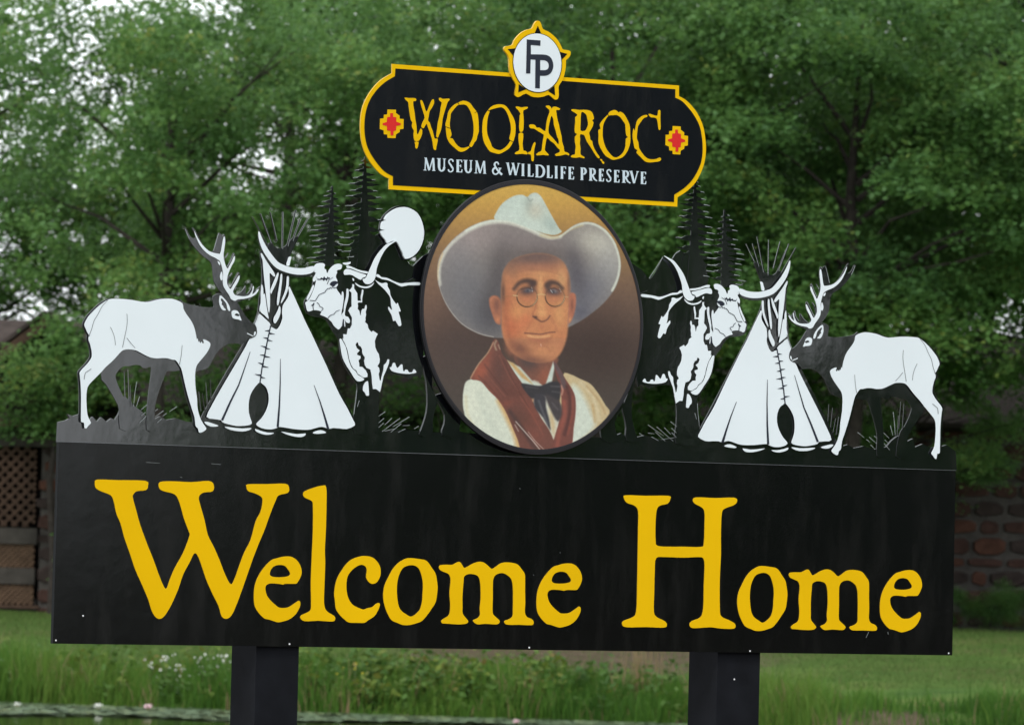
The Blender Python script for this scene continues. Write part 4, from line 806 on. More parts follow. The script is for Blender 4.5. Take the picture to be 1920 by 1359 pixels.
# star badge on top of the crest
S_ = lambda t: Zm(940, 30, 7.993, t)
badge = plate('star_badge', [S_('520,85 545,75 575,85 600,130 625,200 700,235 780,295 850,370 905,470 925,505 1010,520 1040,545 1035,590 1005,635 970,670 968,760 950,860 920,960 880,1020 858,1070 862,1180 850,1240 815,1258 780,1240 710,1185 640,1210 550,1222 450,1210 370,1165 290,1205 245,1220 205,1190 208,1130 222,1040 180,960 140,870 120,760 115,640 90,580 45,520 45,480 70,458 165,440 190,380 250,300 320,240 400,205 460,190 490,130')], M_YEL, sign, WC + .006, .007, M_YEDGE, n=2)
def ell(f, cx, cy, rx, ry, n=48, sx=0, sy=0):
    return f(' '.join('%f,%f' % (cx + rx * math.cos(t) + sx * math.sin(t), cy + ry * math.sin(t) + sy * math.cos(t)) for t in [2 * math.pi * k / n for k in range(n)]))
for t in ('548,152 500,262 596,262', '98,500 222,488 178,600', '878,542 990,572 904,664', '262,1025 256,1148 372,1100', '798,1050 806,1195 700,1128'):
    plate('star_point', [S_(t)], M_CREST, badge, WC + .0068, .0008, smooth=False)
plate('badge_ring', [ell(S_, 541, 706, 370, 448, sx=2, sy=14)], M_CREST, badge, WC + .0072, .0008, smooth=False)
plate('badge_disc', [ell(S_, 541, 705, 360, 438, sx=2, sy=14)], M_WHITE, badge, WC + .0078, .0008, smooth=False)
plate('monogram', [S_('383,355 588,370 585,450 443,438 443,578 600,580') + crom(S_('600,580 690,592 750,640 778,720 775,790 740,860 680,895 610,900'), False, 3) + S_('580,900 577,1090 508,1085 512,660 440,655 435,865 372,865'), S_('583,665') + crom(S_('650,667 695,695 712,745 700,795 660,815'), False, 3) + S_('583,815')], M_INK, badge, WC + .0086, .0008, smooth=False)

# ---------------------------------------------------------------- oval portrait board
idp = lambda t: [tuple(float(q) for q in p.split(',')) for p in t.split()]
WP = .0185
rim_o = ell(idp, 996.5, 594.5, 209, 258, 96, 8, 5); rim_i = ell(idp, 997.6, 594, 204.5, 249.5, 96, 8, 5)
portrait = plate('portrait_board', [rim_o], M_RIM, sign, WP, .007, M_EDGEDK, smooth=False, bev=.0015)
# ---------------------------------------------------------------- portrait painting
# the flat painted picture on the oval board: colours are worked out on a grid of
# points across the board (photo-pixel units) and stored as a colour attribute
PX0, PY0, PS = 780.0, 330.0, 2.5636
def srgb2lin(c):
    c = np.asarray(c, dtype=float) / 255.0
    return np.where(c <= 0.04045, c / 12.92, ((c + 0.055) / 1.055) ** 2.4)
def paint_portrait(gx, gy):
    X = (gx - PX0) * PS; Y = (gy - PY0) * PS
    img = np.zeros(X.shape + (3,))
    def seg_dist(p, q):
        px, py = p; qx, qy = q; dx, dy = qx - px, qy - py
        t = np.clip(((X - px) * dx + (Y - py) * dy) / (dx * dx + dy * dy + 1e-9), 0, 1)
        return np.hypot(X - px - t * dx, Y - py - t * dy)
    def smooth(pts, closed, n=4):
        P = np.array(pts, float); m = len(P); out = []
        rng = range(m) if closed else range(m - 1)
        for i in rng:
            if closed: a, b, c, d = P[i - 1], P[i], P[(i + 1) % m], P[(i + 2) % m]
            else: a, b, c, d = P[max(i - 1, 0)], P[i], P[i + 1], P[min(i + 2, m - 1)]
            for k in range(n):
                t = k / n
                out.append(0.5 * ((2 * b) + (c - a) * t + (2 * a - 5 * b + 4 * c - d) * t * t + (3 * b - a - 3 * c + d) * t ** 3))
        if not closed: out.append(P[-1])
        return out
    def mix(col, m):
        nonlocal img
        m = np.clip(m, 0, 1)[..., None]; img = img * (1 - m) + np.array(col, float) * m
    def pmask(pts, soft=3.0, sm=True):
        P = smooth(pts, True, 3) if sm else pts
        ins = np.zeros(X.shape, bool); d = np.full(X.shape, 1e9); n = len(P)
        for i in range(n):
            a, b = P[i], P[(i + 1) % n]
            d = np.minimum(d, seg_dist(a, b))
            if a[1] != b[1]:
                c = ((a[1] > Y) != (b[1] > Y)) & (X < (b[0] - a[0]) * (Y - a[1]) / (b[1] - a[1]) + a[0])
                ins ^= c
        s = np.where(ins, d, -d) / soft
        return np.clip(s * 0.5 + 0.5, 0, 1)
    def poly(pts, col, soft=3.0, a=1.0, clip=None, sm=True):
        m = pmask(pts, soft, sm) * a
        if clip is not None: m = m * clip
        mix(col, m)
    def line(pts, w, col, a=1.0, soft=2.5, clip=None, w2=None):
        P = smooth(pts, False, 4); d = np.full(X.shape, 1e9); w2 = w if w2 is None else w2
        n = len(P) - 1
        for i in range(n):
            ww = w + (w2 - w) * i / n
            d = np.minimum(d, seg_dist(P[i], P[i + 1]) - ww / 2)
        m = np.clip(0.5 - d / soft, 0, 1) * a
        if clip is not None: m = m * clip
        mix(col, m)
    def blob(x, y, rx, ry, col, a=1.0, ang=0.0, clip=None, p=1.0):
        c, s = math.cos(math.radians(ang)), math.sin(math.radians(ang))
        u = ((X - x) * c + (Y - y) * s) / rx; v = (-(X - x) * s + (Y - y) * c) / ry
        m = np.exp(-(u * u + v * v) ** p) * a
        if clip is not None: m = m * clip
        mix(col, m)
    # backdrop
    ys = [0, 60, 150, 260, 380, 500, 620, 800, 1000, 1400]
    cs = [(214, 172, 80), (208, 166, 76), (194, 150, 72), (166, 127, 72), (138, 106, 72), (116, 88, 68), (92, 70, 60), (70, 55, 50), (72, 63, 57), (68, 62, 58)]
    for k in range(3): img[..., k] = np.interp(Y, ys, [c[k] for c in cs])
    blob(40, 560, 130, 260, (128, 98, 80), .5)
    blob(1060, 560, 130, 260, (120, 96, 76), .4)
    blob(880, 850, 230, 170, (56, 42, 38), .7)
    blob(180, 850, 150, 160, (74, 60, 56), .7)
    blob(900, 360, 190, 110, (150, 116, 62), .4)
    # hat brim
    brim = [(110, 400), (140, 350), (190, 295), (260, 245), (330, 218), (400, 208), (470, 217), (540, 245), (600, 275), (650, 292), (690, 287), (720, 267), (760, 238), (810, 222), (860, 228), (910, 258), (950, 308), (975, 370), (984, 430), (975, 490), (950, 550), (900, 612), (840, 662), (780, 702), (700, 740), (560, 780), (420, 778), (370, 775), (300, 757), (220, 712), (160, 642), (120, 560), (103, 480)]
    bm = pmask(brim, 3)
    mix((132, 126, 121), bm)
    blob(280, 300, 150, 90, (162, 148, 144), .8, -20, bm)
    blob(200, 400, 90, 110, (138, 134, 136), .5, 0, bm)
    blob(440, 300, 140, 70, (142, 130, 128), .6, 12, bm)
    blob(250, 560, 170, 150, (104, 104, 110), .7, 30, bm)
    blob(330, 690, 120, 80, (96, 96, 102), .8, 30, bm)
    blob(600, 330, 160, 70, (124, 112, 112), .6, 0, bm)
    blob(880, 330, 120, 80, (200, 196, 180), .85, 25, bm)
    blob(930, 430, 80, 120, (170, 170, 166), .6, 0, bm)
    blob(820, 560, 110, 120, (104, 105, 116), .75, 30, bm)
    blob(400, 470, 60, 150, (84, 78, 80), .8, 10, bm)
    blob(370, 640, 70, 110, (70, 66, 70), .7, 0, bm)
    blob(590, 385, 180, 45, (92, 82, 80), .75, 0, bm)
    blob(770, 470, 50, 130, (80, 76, 84), .75, -10, bm)
    blob(790, 660, 60, 50, (84, 84, 98), .7, 0, bm)
    line([(112, 520), (108, 470), (118, 410), (150, 348), (200, 298), (265, 255), (335, 228), (400, 220), (470, 230), (540, 256), (600, 283), (650, 296), (692, 290)], 20, (206, 204, 190), .9, 12, bm)
    line([(240, 262), (330, 222), (400, 214), (470, 222), (545, 250), (610, 280), (655, 290), (695, 284)], 14, (218, 224, 208), .9, 8, bm)
    line([(600, 285), (655, 297), (700, 285), (740, 258), (800, 236)], 12, (198, 184, 140), .6, 8, bm)
    line([(692, 288), (722, 266), (762, 240), (812, 226), (862, 234), (910, 264), (948, 312), (972, 372), (980, 430), (970, 492), (944, 550)], 13, (212, 216, 200), .9, 8, bm)
    line([(104, 480), (120, 560), (160, 640), (220, 710), (300, 756), (372, 774)], 6, (180, 174, 166), .8, 4, bm)
    line([(104, 500), (106, 440), (128, 372)], 7, (214, 186, 140), .8, 5, bm)
    # crown
    crown = [(378, 208), (388, 172), (418, 130), (468, 98), (510, 91), (535, 102), (550, 88), (575, 81), (600, 98), (630, 150), (660, 205), (688, 253), (700, 268), (668, 284), (620, 278), (560, 258), (500, 234), (440, 214)]
    cm = pmask(crown, 3)
    mix((194, 207, 194), cm)
    blob(480, 150, 60, 60, (200, 214, 202), .9, 0, cm)
    blob(545, 130, 18, 36, (160, 172, 162), .8, 10, cm)
    blob(575, 110, 28, 22, (210, 220, 208), .9, 0, cm)
    blob(575, 165, 40, 40, (196, 190, 170), .7, 0, cm)
    blob(650, 235, 40, 30, (160, 176, 168), .7, 40, cm)
    blob(430, 195, 60, 24, (206, 218, 206), .7, 0, cm)
    blob(560, 235, 70, 18, (206, 218, 206), .8, 18, cm)
    line([(535, 102), (548, 122), (560, 112)], 7, (140, 150, 140), .6, 6, cm)
    # shirt
    shl = [(232, 1010), (245, 985), (275, 975), (310, 985), (340, 1010), (400, 1070), (450, 1160), (500, 1250), (530, 1340), (400, 1340), (280, 1260), (235, 1150), (225, 1075)]
    poly(shl, (212, 218, 200), 3)
    sm_ = pmask(shl, 3)
    blob(270, 1100, 50, 110, (222, 226, 206), .8, 0, sm_)
    line([(400, 1080), (440, 1160), (480, 1250), (500, 1340)], 26, (206, 160, 98), .8, 22, sm_)
    line([(300, 1050), (330, 1130), (380, 1220), (420, 1310)], 22, (198, 206, 190), .5, 26, sm_)
    line([(240, 1060), (250, 1150), (300, 1240)], 12, (214, 206, 168), .6, 14, sm_)
    shr = [(705, 958), (740, 952), (790, 975), (840, 1000), (880, 1050), (910, 1100), (930, 1140), (860, 1215), (740, 1290), (690, 1300), (690, 1100)]
    poly(shr, (198, 178, 136), 3)
    sr = pmask(shr, 3)
    poly([(745, 1010), (790, 1030), (840, 1130), (855, 1215), (740, 1295), (735, 1150)], (208, 218, 204), 16, .95, sr)
    line([(790, 990), (850, 1060), (880, 1170)], 16, (210, 196, 160), .8, 16, sr)
    line([(820, 1010), (880, 1080), (910, 1140)], 8, (176, 142, 96), .6, 10, sr)
    line([(850, 1100), (860, 1180)], 8, (190, 150, 96), .6, 12, sr)
    # neck
    poly([(440, 800), (470, 860), (480, 900), (560, 1010), (620, 1010), (660, 930), (670, 860)], (126, 78, 62), 5)
    blob(540, 890, 70, 50, (78, 62, 60), .95, 20)
    blob(620, 960, 36, 50, (150, 84, 62), .9)
    blob(455, 830, 26, 40, (160, 96, 70), .8, -20)
    # collar
    poly([(436, 886), (500, 918), (560, 985), (620, 1010), (660, 890), (668, 905), (650, 1010), (560, 1060), (505, 1000)], (196, 208, 196), 4, sm=False)
    poly([(436, 886), (470, 900), (550, 985), (560, 1000), (510, 970)], (198, 160, 104), 6, sm=False)
    poly([(560, 985), (600, 1003), (560, 1080), (640, 1290), (668, 1285), (690, 1160), (640, 1060)], (204, 206, 190), 6)
    blob(655, 1180, 14, 70, (200, 160, 100), .6, -8)
    # scarf
    scl = [(375, 785), (398, 800), (412, 850), (440, 890), (470, 940), (520, 1010), (560, 1080), (600, 1160), (640, 1220), (665, 1290), (640, 1345), (520, 1345), (490, 1270), (440, 1150), (400, 1080), (350, 1030), (310, 985), (262, 972), (300, 905), (345, 850)]
    poly(scl, (112, 66, 56), 3)
    sc = pmask(scl, 3)
    blob(310, 935, 40, 60, (164, 84, 62), .95, 30, sc)
    blob(350, 870, 22, 60, (150, 78, 60), .8, 20, sc)
    blob(375, 1040, 30, 60, (150, 70, 52), .8, -35, sc)
    blob(400, 940, 40, 100, (92, 62, 56), .8, 0, sc)
    blob(470, 1040, 60, 50, (96, 56, 48), .7, 0, sc)
    blob(440, 1090, 60, 18, (140, 66, 50), .7, -15, sc)
    blob(560, 1140, 26, 80, (142, 66, 50), .85, -28, sc)
    blob(500, 1170, 60, 60, (88, 58, 50), .7, 0, sc)
    blob(570, 1240, 60, 26, (134, 66, 52), .7, 40, sc)
    line([(450, 1130), (500, 1200), (560, 1290), (600, 1340)], 20, (72, 52, 50), .8, 16, sc)
    line([(480, 1180), (520, 1225), (560, 1270), (600, 1320)], 5, (206, 196, 184), .8, 5, sc)
    line([(476, 1195), (492, 1225)], 5, (190, 176, 166), .7, 5, sc)
    line([(540, 1230), (575, 1275), (620, 1318)], 4, (196, 180, 168), .7, 5, sc)
    line([(385, 792), (378, 812), (386, 835)], 8, (176, 156, 130), .8, 8, sc)
    line([(396, 812), (404, 832)], 6, (180, 160, 136), .7, 6, sc)
    line([(262, 972), (300, 905), (345, 850), (372, 800)], 5, (206, 176, 140), .7, 5)
    for a_ in ([(300, 960), (350, 1010), (420, 1090)], [(330, 905), (370, 960), (440, 1050)], [(420, 880), (470, 990), (540, 1110)]): line(a_, 5, (78, 46, 42), .5, 8, sc)
    for a_ in ([(320, 930), (370, 990), (430, 1060)], [(400, 860), (440, 950), (490, 1030)], [(500, 1060), (560, 1150), (610, 1240)]): line(a_, 4, (164, 88, 68), .4, 7, sc)
    scr = [(662, 888), (690, 925), (715, 970), (745, 1015), (765, 1060), (768, 1130), (758, 1210), (742, 1300), (650, 1315), (664, 1260), (690, 1170), (700, 1090), (690, 1010), (672, 950)]
    poly(scr, (122, 62, 52), 3)
    sq = pmask(scr, 3)
    line([(672, 905), (700, 960), (712, 1010)], 26, (92, 76, 78), .9, 12, sq)
    line([(724, 1010), (740, 1080), (735, 1160), (715, 1240)], 16, (78, 48, 46), .8, 12, sq)
    line([(710, 1080), (715, 1150), (690, 1230), (680, 1290)], 22, (152, 80, 66), .7, 14, sq)
    line([(752, 1060), (752, 1140), (730, 1240)], 10, (146, 72, 58), .7, 8, sq)
    line([(698, 1008), (705, 1030), (700, 1050)], 9, (190, 140, 120), .8, 7)
    line([(560, 1062), (564, 1080)], 10, (206, 150, 110), .8, 7)
    # bow tie
    poly([(505, 998), (540, 1000), (590, 1008), (620, 1000), (650, 988), (690, 992), (695, 1030), (688, 1070), (660, 1078), (625, 1060), (590, 1050), (560, 1070), (525, 1035)], (50, 48, 52), 4)
    poly([(572, 1048), (620, 1055), (625, 1110), (640, 1170), (645, 1220), (610, 1160), (570, 1110)], (56, 54, 60), 5)
    poly([(620, 1050), (670, 1070), (698, 1100), (700, 1150), (680, 1178), (650, 1130)], (66, 60, 62), 6)
    line([(590, 1080), (612, 1140), (632, 1190)], 8, (108, 112, 116), .6, 10)
    line([(650, 1010), (690, 1012)], 6, (104, 100, 102), .6, 8)
    line([(655, 1035), (690, 1040)], 5, (96, 92, 94), .6, 8)
    line([(655, 1090), (680, 1120)], 6, (110, 106, 108), .5, 8)
    line([(530, 1012), (585, 1020)], 6, (92, 88, 92), .5, 8)
    # face
    face = [(410, 600), (412, 520), (422, 455), (462, 405), (530, 380), (600, 373), (660, 385), (708, 415), (733, 468), (741, 540), (738, 620), (732, 700), (726, 770), (706, 830), (680, 870), (640, 892), (580, 895), (520, 882), (470, 852), (430, 800), (412, 730)]
    fm = pmask(face, 6)
    mix((196, 128, 86), fm)
    blob(570, 385, 190, 62, (104, 84, 80), .95, 0, fm, 1.4)
    blob(450, 440, 40, 60, (112, 88, 78), .7, 0, fm)
    blob(590, 440, 110, 26, (166, 108, 84), .7, 0, fm)
    blob(600, 475, 70, 22, (206, 146, 98), .8, 0, fm)
    blob(445, 520, 26, 70, (196, 128, 88), .7, 0, fm)
    blob(700, 500, 26, 60, (206, 160, 110), .7, 0, fm)
    blob(440, 640, 26, 90, (172, 94, 66), .7, 0, fm)
    blob(490, 660, 45, 40, (214, 148, 94), .9, 0, fm)
    blob(460, 730, 40, 60, (192, 104, 70), .8, 0, fm)
    blob(530, 690, 30, 30, (200, 112, 76), .6, 0, fm)
    blob(690, 660, 28, 60, (214, 154, 100), .8, 0, fm)
    blob(500, 830, 60, 34, (120, 74, 60), .85, 30, fm)
    blob(560, 885, 80, 24, (112, 72, 62), .8, 4, fm)
    blob(610, 840, 50, 30, (204, 134, 88), .8, 0, fm)
    blob(600, 795, 60, 16, (160, 94, 68), .6, 0, fm)
    blob(700, 800, 22, 50, (186, 116, 80), .6, 0, fm)
    blob(418, 560, 12, 60, (70, 56, 54), .7, 0, fm)
    blob(736, 520, 10, 70, (90, 70, 66), .6, 0, fm)
    line([(470, 470), (540, 452), (620, 454), (700, 478)], 4, (150, 98, 74), .35, 8, fm)
    line([(480, 488), (550, 472), (600, 476)], 4, (160, 104, 78), .3, 8, fm)
    line([(592, 480), (590, 505)], 4, (150, 92, 68), .45, 6, fm); line([(612, 482), (614, 505)], 4, (156, 98, 72), .4, 6, fm)
    line([(425, 650), (440, 740), (470, 820)], 16, (150, 88, 64), .4, 24, fm)
    line([(500, 612), (530, 628), (560, 622)], 5, (168, 104, 76), .5, 8, fm); line([(640, 628), (668, 634), (696, 622)], 5, (170, 108, 80), .5, 8, fm)
    line([(455, 600), (470, 640)], 4, (160, 98, 72), .4, 8, fm)
    blob(505, 720, 26, 40, (206, 118, 80), .5, 25, fm); blob(660, 730, 20, 40, (200, 130, 88), .5, -10, fm)
    # ears
    earl = [(352, 590), (370, 575), (395, 580), (408, 610), (408, 700), (400, 714), (380, 700), (365, 660), (354, 625)]
    poly(earl, (168, 106, 80), 4); em = pmask(earl, 4)
    blob(388, 620, 14, 34, (110, 72, 62), .7, 0, em); blob(392, 690, 12, 18, (200, 128, 88), .8, 0, em)
    line([(358, 600), (372, 582), (392, 588)], 6, (190, 122, 92), .7, 6, em)
    earr = [(738, 570), (755, 562), (768, 575), (768, 620), (758, 670), (742, 702), (732, 705), (734, 640)]
    poly(earr, (176, 108, 82), 4); em = pmask(earr, 4)
    blob(750, 620, 8, 34, (120, 76, 64), .7, 0, em); blob(740, 690, 8, 14, (214, 150, 100), .8, 0, em)
    # eye sockets, brows
    blob(540, 560, 46, 38, (150, 96, 72), .8, 0, fm); blob(662, 560, 42, 36, (146, 92, 70), .8, 0, fm)
    line([(472, 542), (498, 514), (532, 504), (568, 514)], 15, (64, 50, 48), .85, 16, fm, 28)
    line([(630, 526), (652, 512), (680, 518), (704, 540)], 28, (64, 50, 48), .85, 16, fm, 12)
    blob(558, 525, 18, 22, (66, 50, 50), .8, 0, fm); blob(636, 535, 12, 26, (76, 56, 54), .8, 0, fm)
    blob(535, 552, 36, 16, (58, 50, 58), .85, -6, fm); blob(664, 556, 34, 16, (64, 54, 62), .85, 6, fm)
    blob(540, 550, 15, 8, (142, 142, 148), .8, 0, fm); blob(537, 552, 7, 7, (52, 50, 58), .9, 0, fm)
    blob(664, 553, 14, 8, (148, 144, 146), .8, 20, fm); blob(660, 555, 7, 7, (54, 52, 58), .9, 0, fm)
    line([(556, 535), (560, 555)], 3, (220, 226, 230), .8, 3); line([(690, 540), (696, 556)], 3, (216, 216, 216), .7, 3)
    line([(645, 545), (655, 560)], 3, (214, 220, 224), .8, 3)
    line([(505, 545), (535, 538), (562, 548)], 4, (50, 40, 44), .8, 4, fm); line([(638, 548), (664, 540), (694, 552)], 4, (50, 40, 44), .8, 4, fm)
    blob(535, 590, 30, 10, (196, 120, 84), .7, 0, fm); blob(665, 592, 28, 10, (200, 128, 90), .7, 0, fm)
    # nose
    blob(598, 540, 13, 60, (220, 168, 112), .8, 0, fm); blob(606, 620, 18, 50, (218, 156, 102), .8, 0, fm)
    blob(606, 660, 24, 18, (226, 164, 108), .8, 0, fm)
    line([(580, 600), (572, 640), (562, 658), (566, 676)], 6, (160, 96, 70), .6, 8, fm)
    line([(562, 675), (585, 690), (606, 700), (630, 690), (644, 672)], 7, (92, 58, 52), .8, 7, fm)
    blob(576, 678, 9, 6, (60, 40, 40), .8, 20, fm)
    line([(560, 690), (540, 722), (526, 748)], 8, (166, 98, 68), .45, 14, fm)
    line([(650, 680), (668, 715), (678, 745)], 8, (172, 106, 76), .4, 14, fm)
    blob(604, 725, 14, 12, (186, 116, 82), .8, 0, fm); blob(560, 735, 24, 10, (206, 136, 92), .6, -30, fm)
    # mouth, chin
    line([(522, 755), (560, 757), (600, 760), (640, 752), (668, 750)], 5, (96, 60, 54), .85, 6, fm)
    line([(540, 768), (590, 774), (640, 768)], 9, (226, 170, 118), .85, 9, fm)
    line([(545, 784), (600, 790), (650, 780)], 7, (166, 98, 72), .6, 9, fm)
    line([(600, 808), (602, 818)], 3, (240, 210, 190), .9, 3, fm)
    line([(572, 832), (595, 816), (628, 820), (644, 842)], 8, (168, 100, 72), .45, 14, fm)
    # glasses
    for gx_, gy_, r in ((534, 580, 49), (668, 581, 46)):
        d = np.abs(np.hypot(X - gx_, (Y - gy_) * 1.0) - r)
        lo = np.clip((Y - gy_ + 20) / 30, 0, 1)
        mix((92, 66, 48), np.clip(1.7 - d / 2.6, 0, 1) * (0.4 + 0.6 * lo))
        lh = np.clip((X - gx_) / 40, 0, 1) * lo
        mix((214, 196, 150), np.clip(1.2 - d / 2.2, 0, 1) * lh * .8)
    line([(418, 578), (450, 578), (486, 576)], 3, (140, 96, 62), .8, 3)
    line([(468, 574), (488, 576)], 5, (220, 190, 140), .8, 4)
    line([(584, 572), (600, 568), (622, 572)], 4, (206, 176, 124), .9, 4)
    line([(714, 580), (730, 582)], 4, (200, 170, 124), .8, 4)
    # paint grain and a slight haze mixed into the colours
    g = np.random.default_rng(5); gr = g.normal(0, 1, X.shape); gr2 = np.zeros(X.shape)
    for fx, fy, ph in ((.09, .05, 0), (.06, -.11, 2), (.17, .13, 1), (.23, -.07, 4), (-.05, .21, 3)): gr2 += np.sin(X * fx + Y * fy + ph + 2 * np.sin(X * .021 + Y * .033 + ph))
    img = img * (1 + .022 * gr + .008 * gr2)[..., None]
    red = np.clip((img[..., 0] - img[..., 1] - 38) / 30, 0, 1) * (Y > 780) * np.clip((150 - img[..., 0]) / 30, .25, 1)
    lum = img.mean(-1, keepdims=True); img = img + (lum - img) * (.30 * red)[..., None]
    img = img * .93 + np.array((128, 122, 112.)) * .07
    return srgb2lin(np.clip(img, 0, 250)) * .95
gx0, gx1, gy0, gy1, gs = 788.0, 1208.0, 342.0, 847.0, 1.25
nx_, ny_ = int((gx1 - gx0) / gs) + 1, int((gy1 - gy0) / gs) + 1
GX, GY = np.meshgrid(gx0 + gs * np.arange(nx_), gy0 + gs * np.arange(ny_))
colr = paint_portrait(GX, GY)
dy_ = (GY - 594) / 249.5; dx_ = (GX - 997.6 - 8 * dy_) / 204.5; dy_ = (GY - 594 - 5 * dx_) / 249.5
inside = dx_ ** 2 + dy_ ** 2 <= 1.004
idx = -np.ones(inside.shape, int); idx[inside] = np.arange(inside.sum())
pv = []; wq = WP + .0018
for x, y in zip(GX[inside], GY[inside]):
    u, v = P(x, y, wq); pv.append((u, -wq, v))
a_, b_, c_, d_ = idx[:-1, :-1], idx[:-1, 1:], idx[1:, 1:], idx[1:, :-1]
ok = (a_ >= 0) & (b_ >= 0) & (c_ >= 0) & (d_ >= 0)
pf = np.stack([a_[ok], d_[ok], c_[ok], b_[ok]], 1).tolist()
M_PAINT = mat('painted_portrait', (.5, .5, .5, 1), .32, .4)
nt = M_PAINT.node_tree; at_ = nt.nodes.new('ShaderNodeAttribute'); at_.attribute_name = 'paint'
nt.links.new(at_.outputs['Color'], nt.nodes['Principled BSDF'].inputs['Base Color'])
pic = mesh_obj('painted_portrait', pv, pf, M_PAINT, portrait)
ca = pic.data.color_attributes.new('paint', 'FLOAT_COLOR', 'POINT')
cc = np.ones((inside.sum(), 4)); cc[:, :3] = colr[inside]; ca.data.foreach_set('color', cc.astype(np.float32).ravel())
pic['label'] = 'painted head of a man in round glasses, wide pale hat, red scarf and bow tie'
ring_i = ell(idp, 997.6, 594, 203.2, 248.2, 96, 8, 5); ring_o = ell(idp, 997.4, 594, 206.6, 253.2, 96, 8, 5)
plate('frame_lip', [ring_o, ring_i], M_RIM, portrait, WP + .0032, .0026, smooth=False)
# brace behind the portrait that carries the crest
ub, vb = P(1000, 850, 0)
box('brace', ub - .09, ub + .09, .014, .045, P(1000, 900, 0)[1], P(1000, 200, 0)[1], M_POST, sign)
# ---------------------------------------------------------------- trees and shrubs
LEAF_A = tinted('leaf_fresh_green', [(0, (.055, .125, .038, 1)), (.45, (.095, .205, .058, 1)), (.85, (.145, .27, .075, 1)), (1, (.22, .28, .07, 1))], rough=.5, trans=.48, spec=.25)
LEAF_B = tinted('leaf_deep_green', [(0, (.045, .110, .034, 1)), (.5, (.080, .180, .048, 1)), (.9, (.12, .235, .060, 1)), (1, (.18, .25, .06, 1))], rough=.5, trans=.46, spec=.25)
M_BARK = mat('tree_bark', (.040, .034, .030, 1), .95, .15, noise=(8, .4), bump=(30, .8, .02))
def leaf_quads(c, L, W, rg, upb=.55):
    n = len(c); nr = rg.normal(0, 1, (n, 3)); nr /= np.linalg.norm(nr, axis=1)[:, None]; nr[:, 2] = np.abs(nr[:, 2]) + upb; nr /= np.linalg.norm(nr, axis=1)[:, None]
    t = rg.normal(0, 1, (n, 3)); t -= (t * nr).sum(1)[:, None] * nr; t /= np.linalg.norm(t, axis=1)[:, None]; b = np.cross(nr, t)
    L = L[:, None]; W = W[:, None]; V = np.zeros((n, 4, 3)); dn = nr * L * .12
    V[:, 0] = c - t * L / 2 - dn; V[:, 1] = c + b * W / 2 + t * L * .05; V[:, 2] = c + t * L / 2 - dn; V[:, 3] = c - b * W / 2 + t * L * .05
    return V
def crown_mesh(name, seed, rx, rz, nb, per, m, bough=.85, leaf=.088, flat=.78, hollow=.45, parent=None):
    """crown of separate boughs, each a ragged dome of leaf sprays with shaded gaps between them"""
    rg = np.random.default_rng(seed); d = rg.normal(0, 1, (nb, 3)); d /= np.linalg.norm(d, axis=1)[:, None]
    r = (hollow ** 3 + (1 - hollow ** 3) * rg.random(nb)) ** (1 / 3)
    lump = 1 + .20 * np.sin(d[:, 0] * 4 + seed) * np.cos(d[:, 2] * 5 + seed * 2) + .14 * np.sin(d[:, 1] * 7 + seed)
    c = d * (r * lump)[:, None] * np.array([rx, rx, rz]); c = c[c[:, 2] > -rz * .9]
    pc, tn = [], []
    for q in c:
        br = bough * rg.uniform(.6, 1.35); ns = int(17 * (br / bough) ** 2) + 4; hue = rg.normal(.5, .13)
        e = rg.normal(0, 1, (ns, 3)); e /= np.linalg.norm(e, axis=1)[:, None]; e[:, 2] = np.where(e[:, 2] < -.15, -e[:, 2] * .8, e[:, 2])
        sp = e * rg.uniform(.45, 1.08, ns)[:, None] * np.array([br, br, br * flat])
        out = np.array([q[0], q[1], 0]) / rx
        for s_ in sp:
            m_ = int(per * rg.uniform(.5, 1.5)); s = .125 * rg.uniform(.7, 1.6)
            p = rg.normal(0, 1, (m_, 3)) * np.array([s, s, s * .7]) + s_
            p[:, 2] -= .20 * np.hypot(p[:, 0], p[:, 1]) ** 2 / br + .12 * (p[:, 0] * out[0] + p[:, 1] * out[1])
            pc.append(p + q); tn.append(np.full(m_, hue + rg.normal(0, .12)) + rg.normal(0, .11, m_))
    pc = np.concatenate(pc); tn = np.clip(np.concatenate(tn), 0, 1)
    n = len(pc); L = rg.uniform(.65, 1.35, n) * leaf
    o = mesh_np(name, leaf_quads(pc, L, L * rg.uniform(.5, .75, n), rg), None, tn, m, parent)
    return o, c
def tube(pts, rad, sides=7):
    vs_, fs = [], []
    for i, (p, r) in enumerate(zip(pts, rad)):
        p = Vector(p); a = Vector(pts[max(i - 1, 0)]); b = Vector(pts[min(i + 1, len(pts) - 1)]); d = (b - a).normalized()
        x = d.orthogonal().normalized() if i == 0 else (x - d * x.dot(d)).normalized(); y = d.cross(x)
        for k in range(sides): t = 2 * math.pi * k / sides; vs_.append(tuple(p + (x * math.cos(t) + y * math.sin(t)) * r))
    for i in range(len(pts) - 1):
        for k in range(sides): j = (k + 1) % sides; fs.append((i * sides + k, i * sides + j, (i + 1) * sides + j, (i + 1) * sides + k))
    return vs_, fs
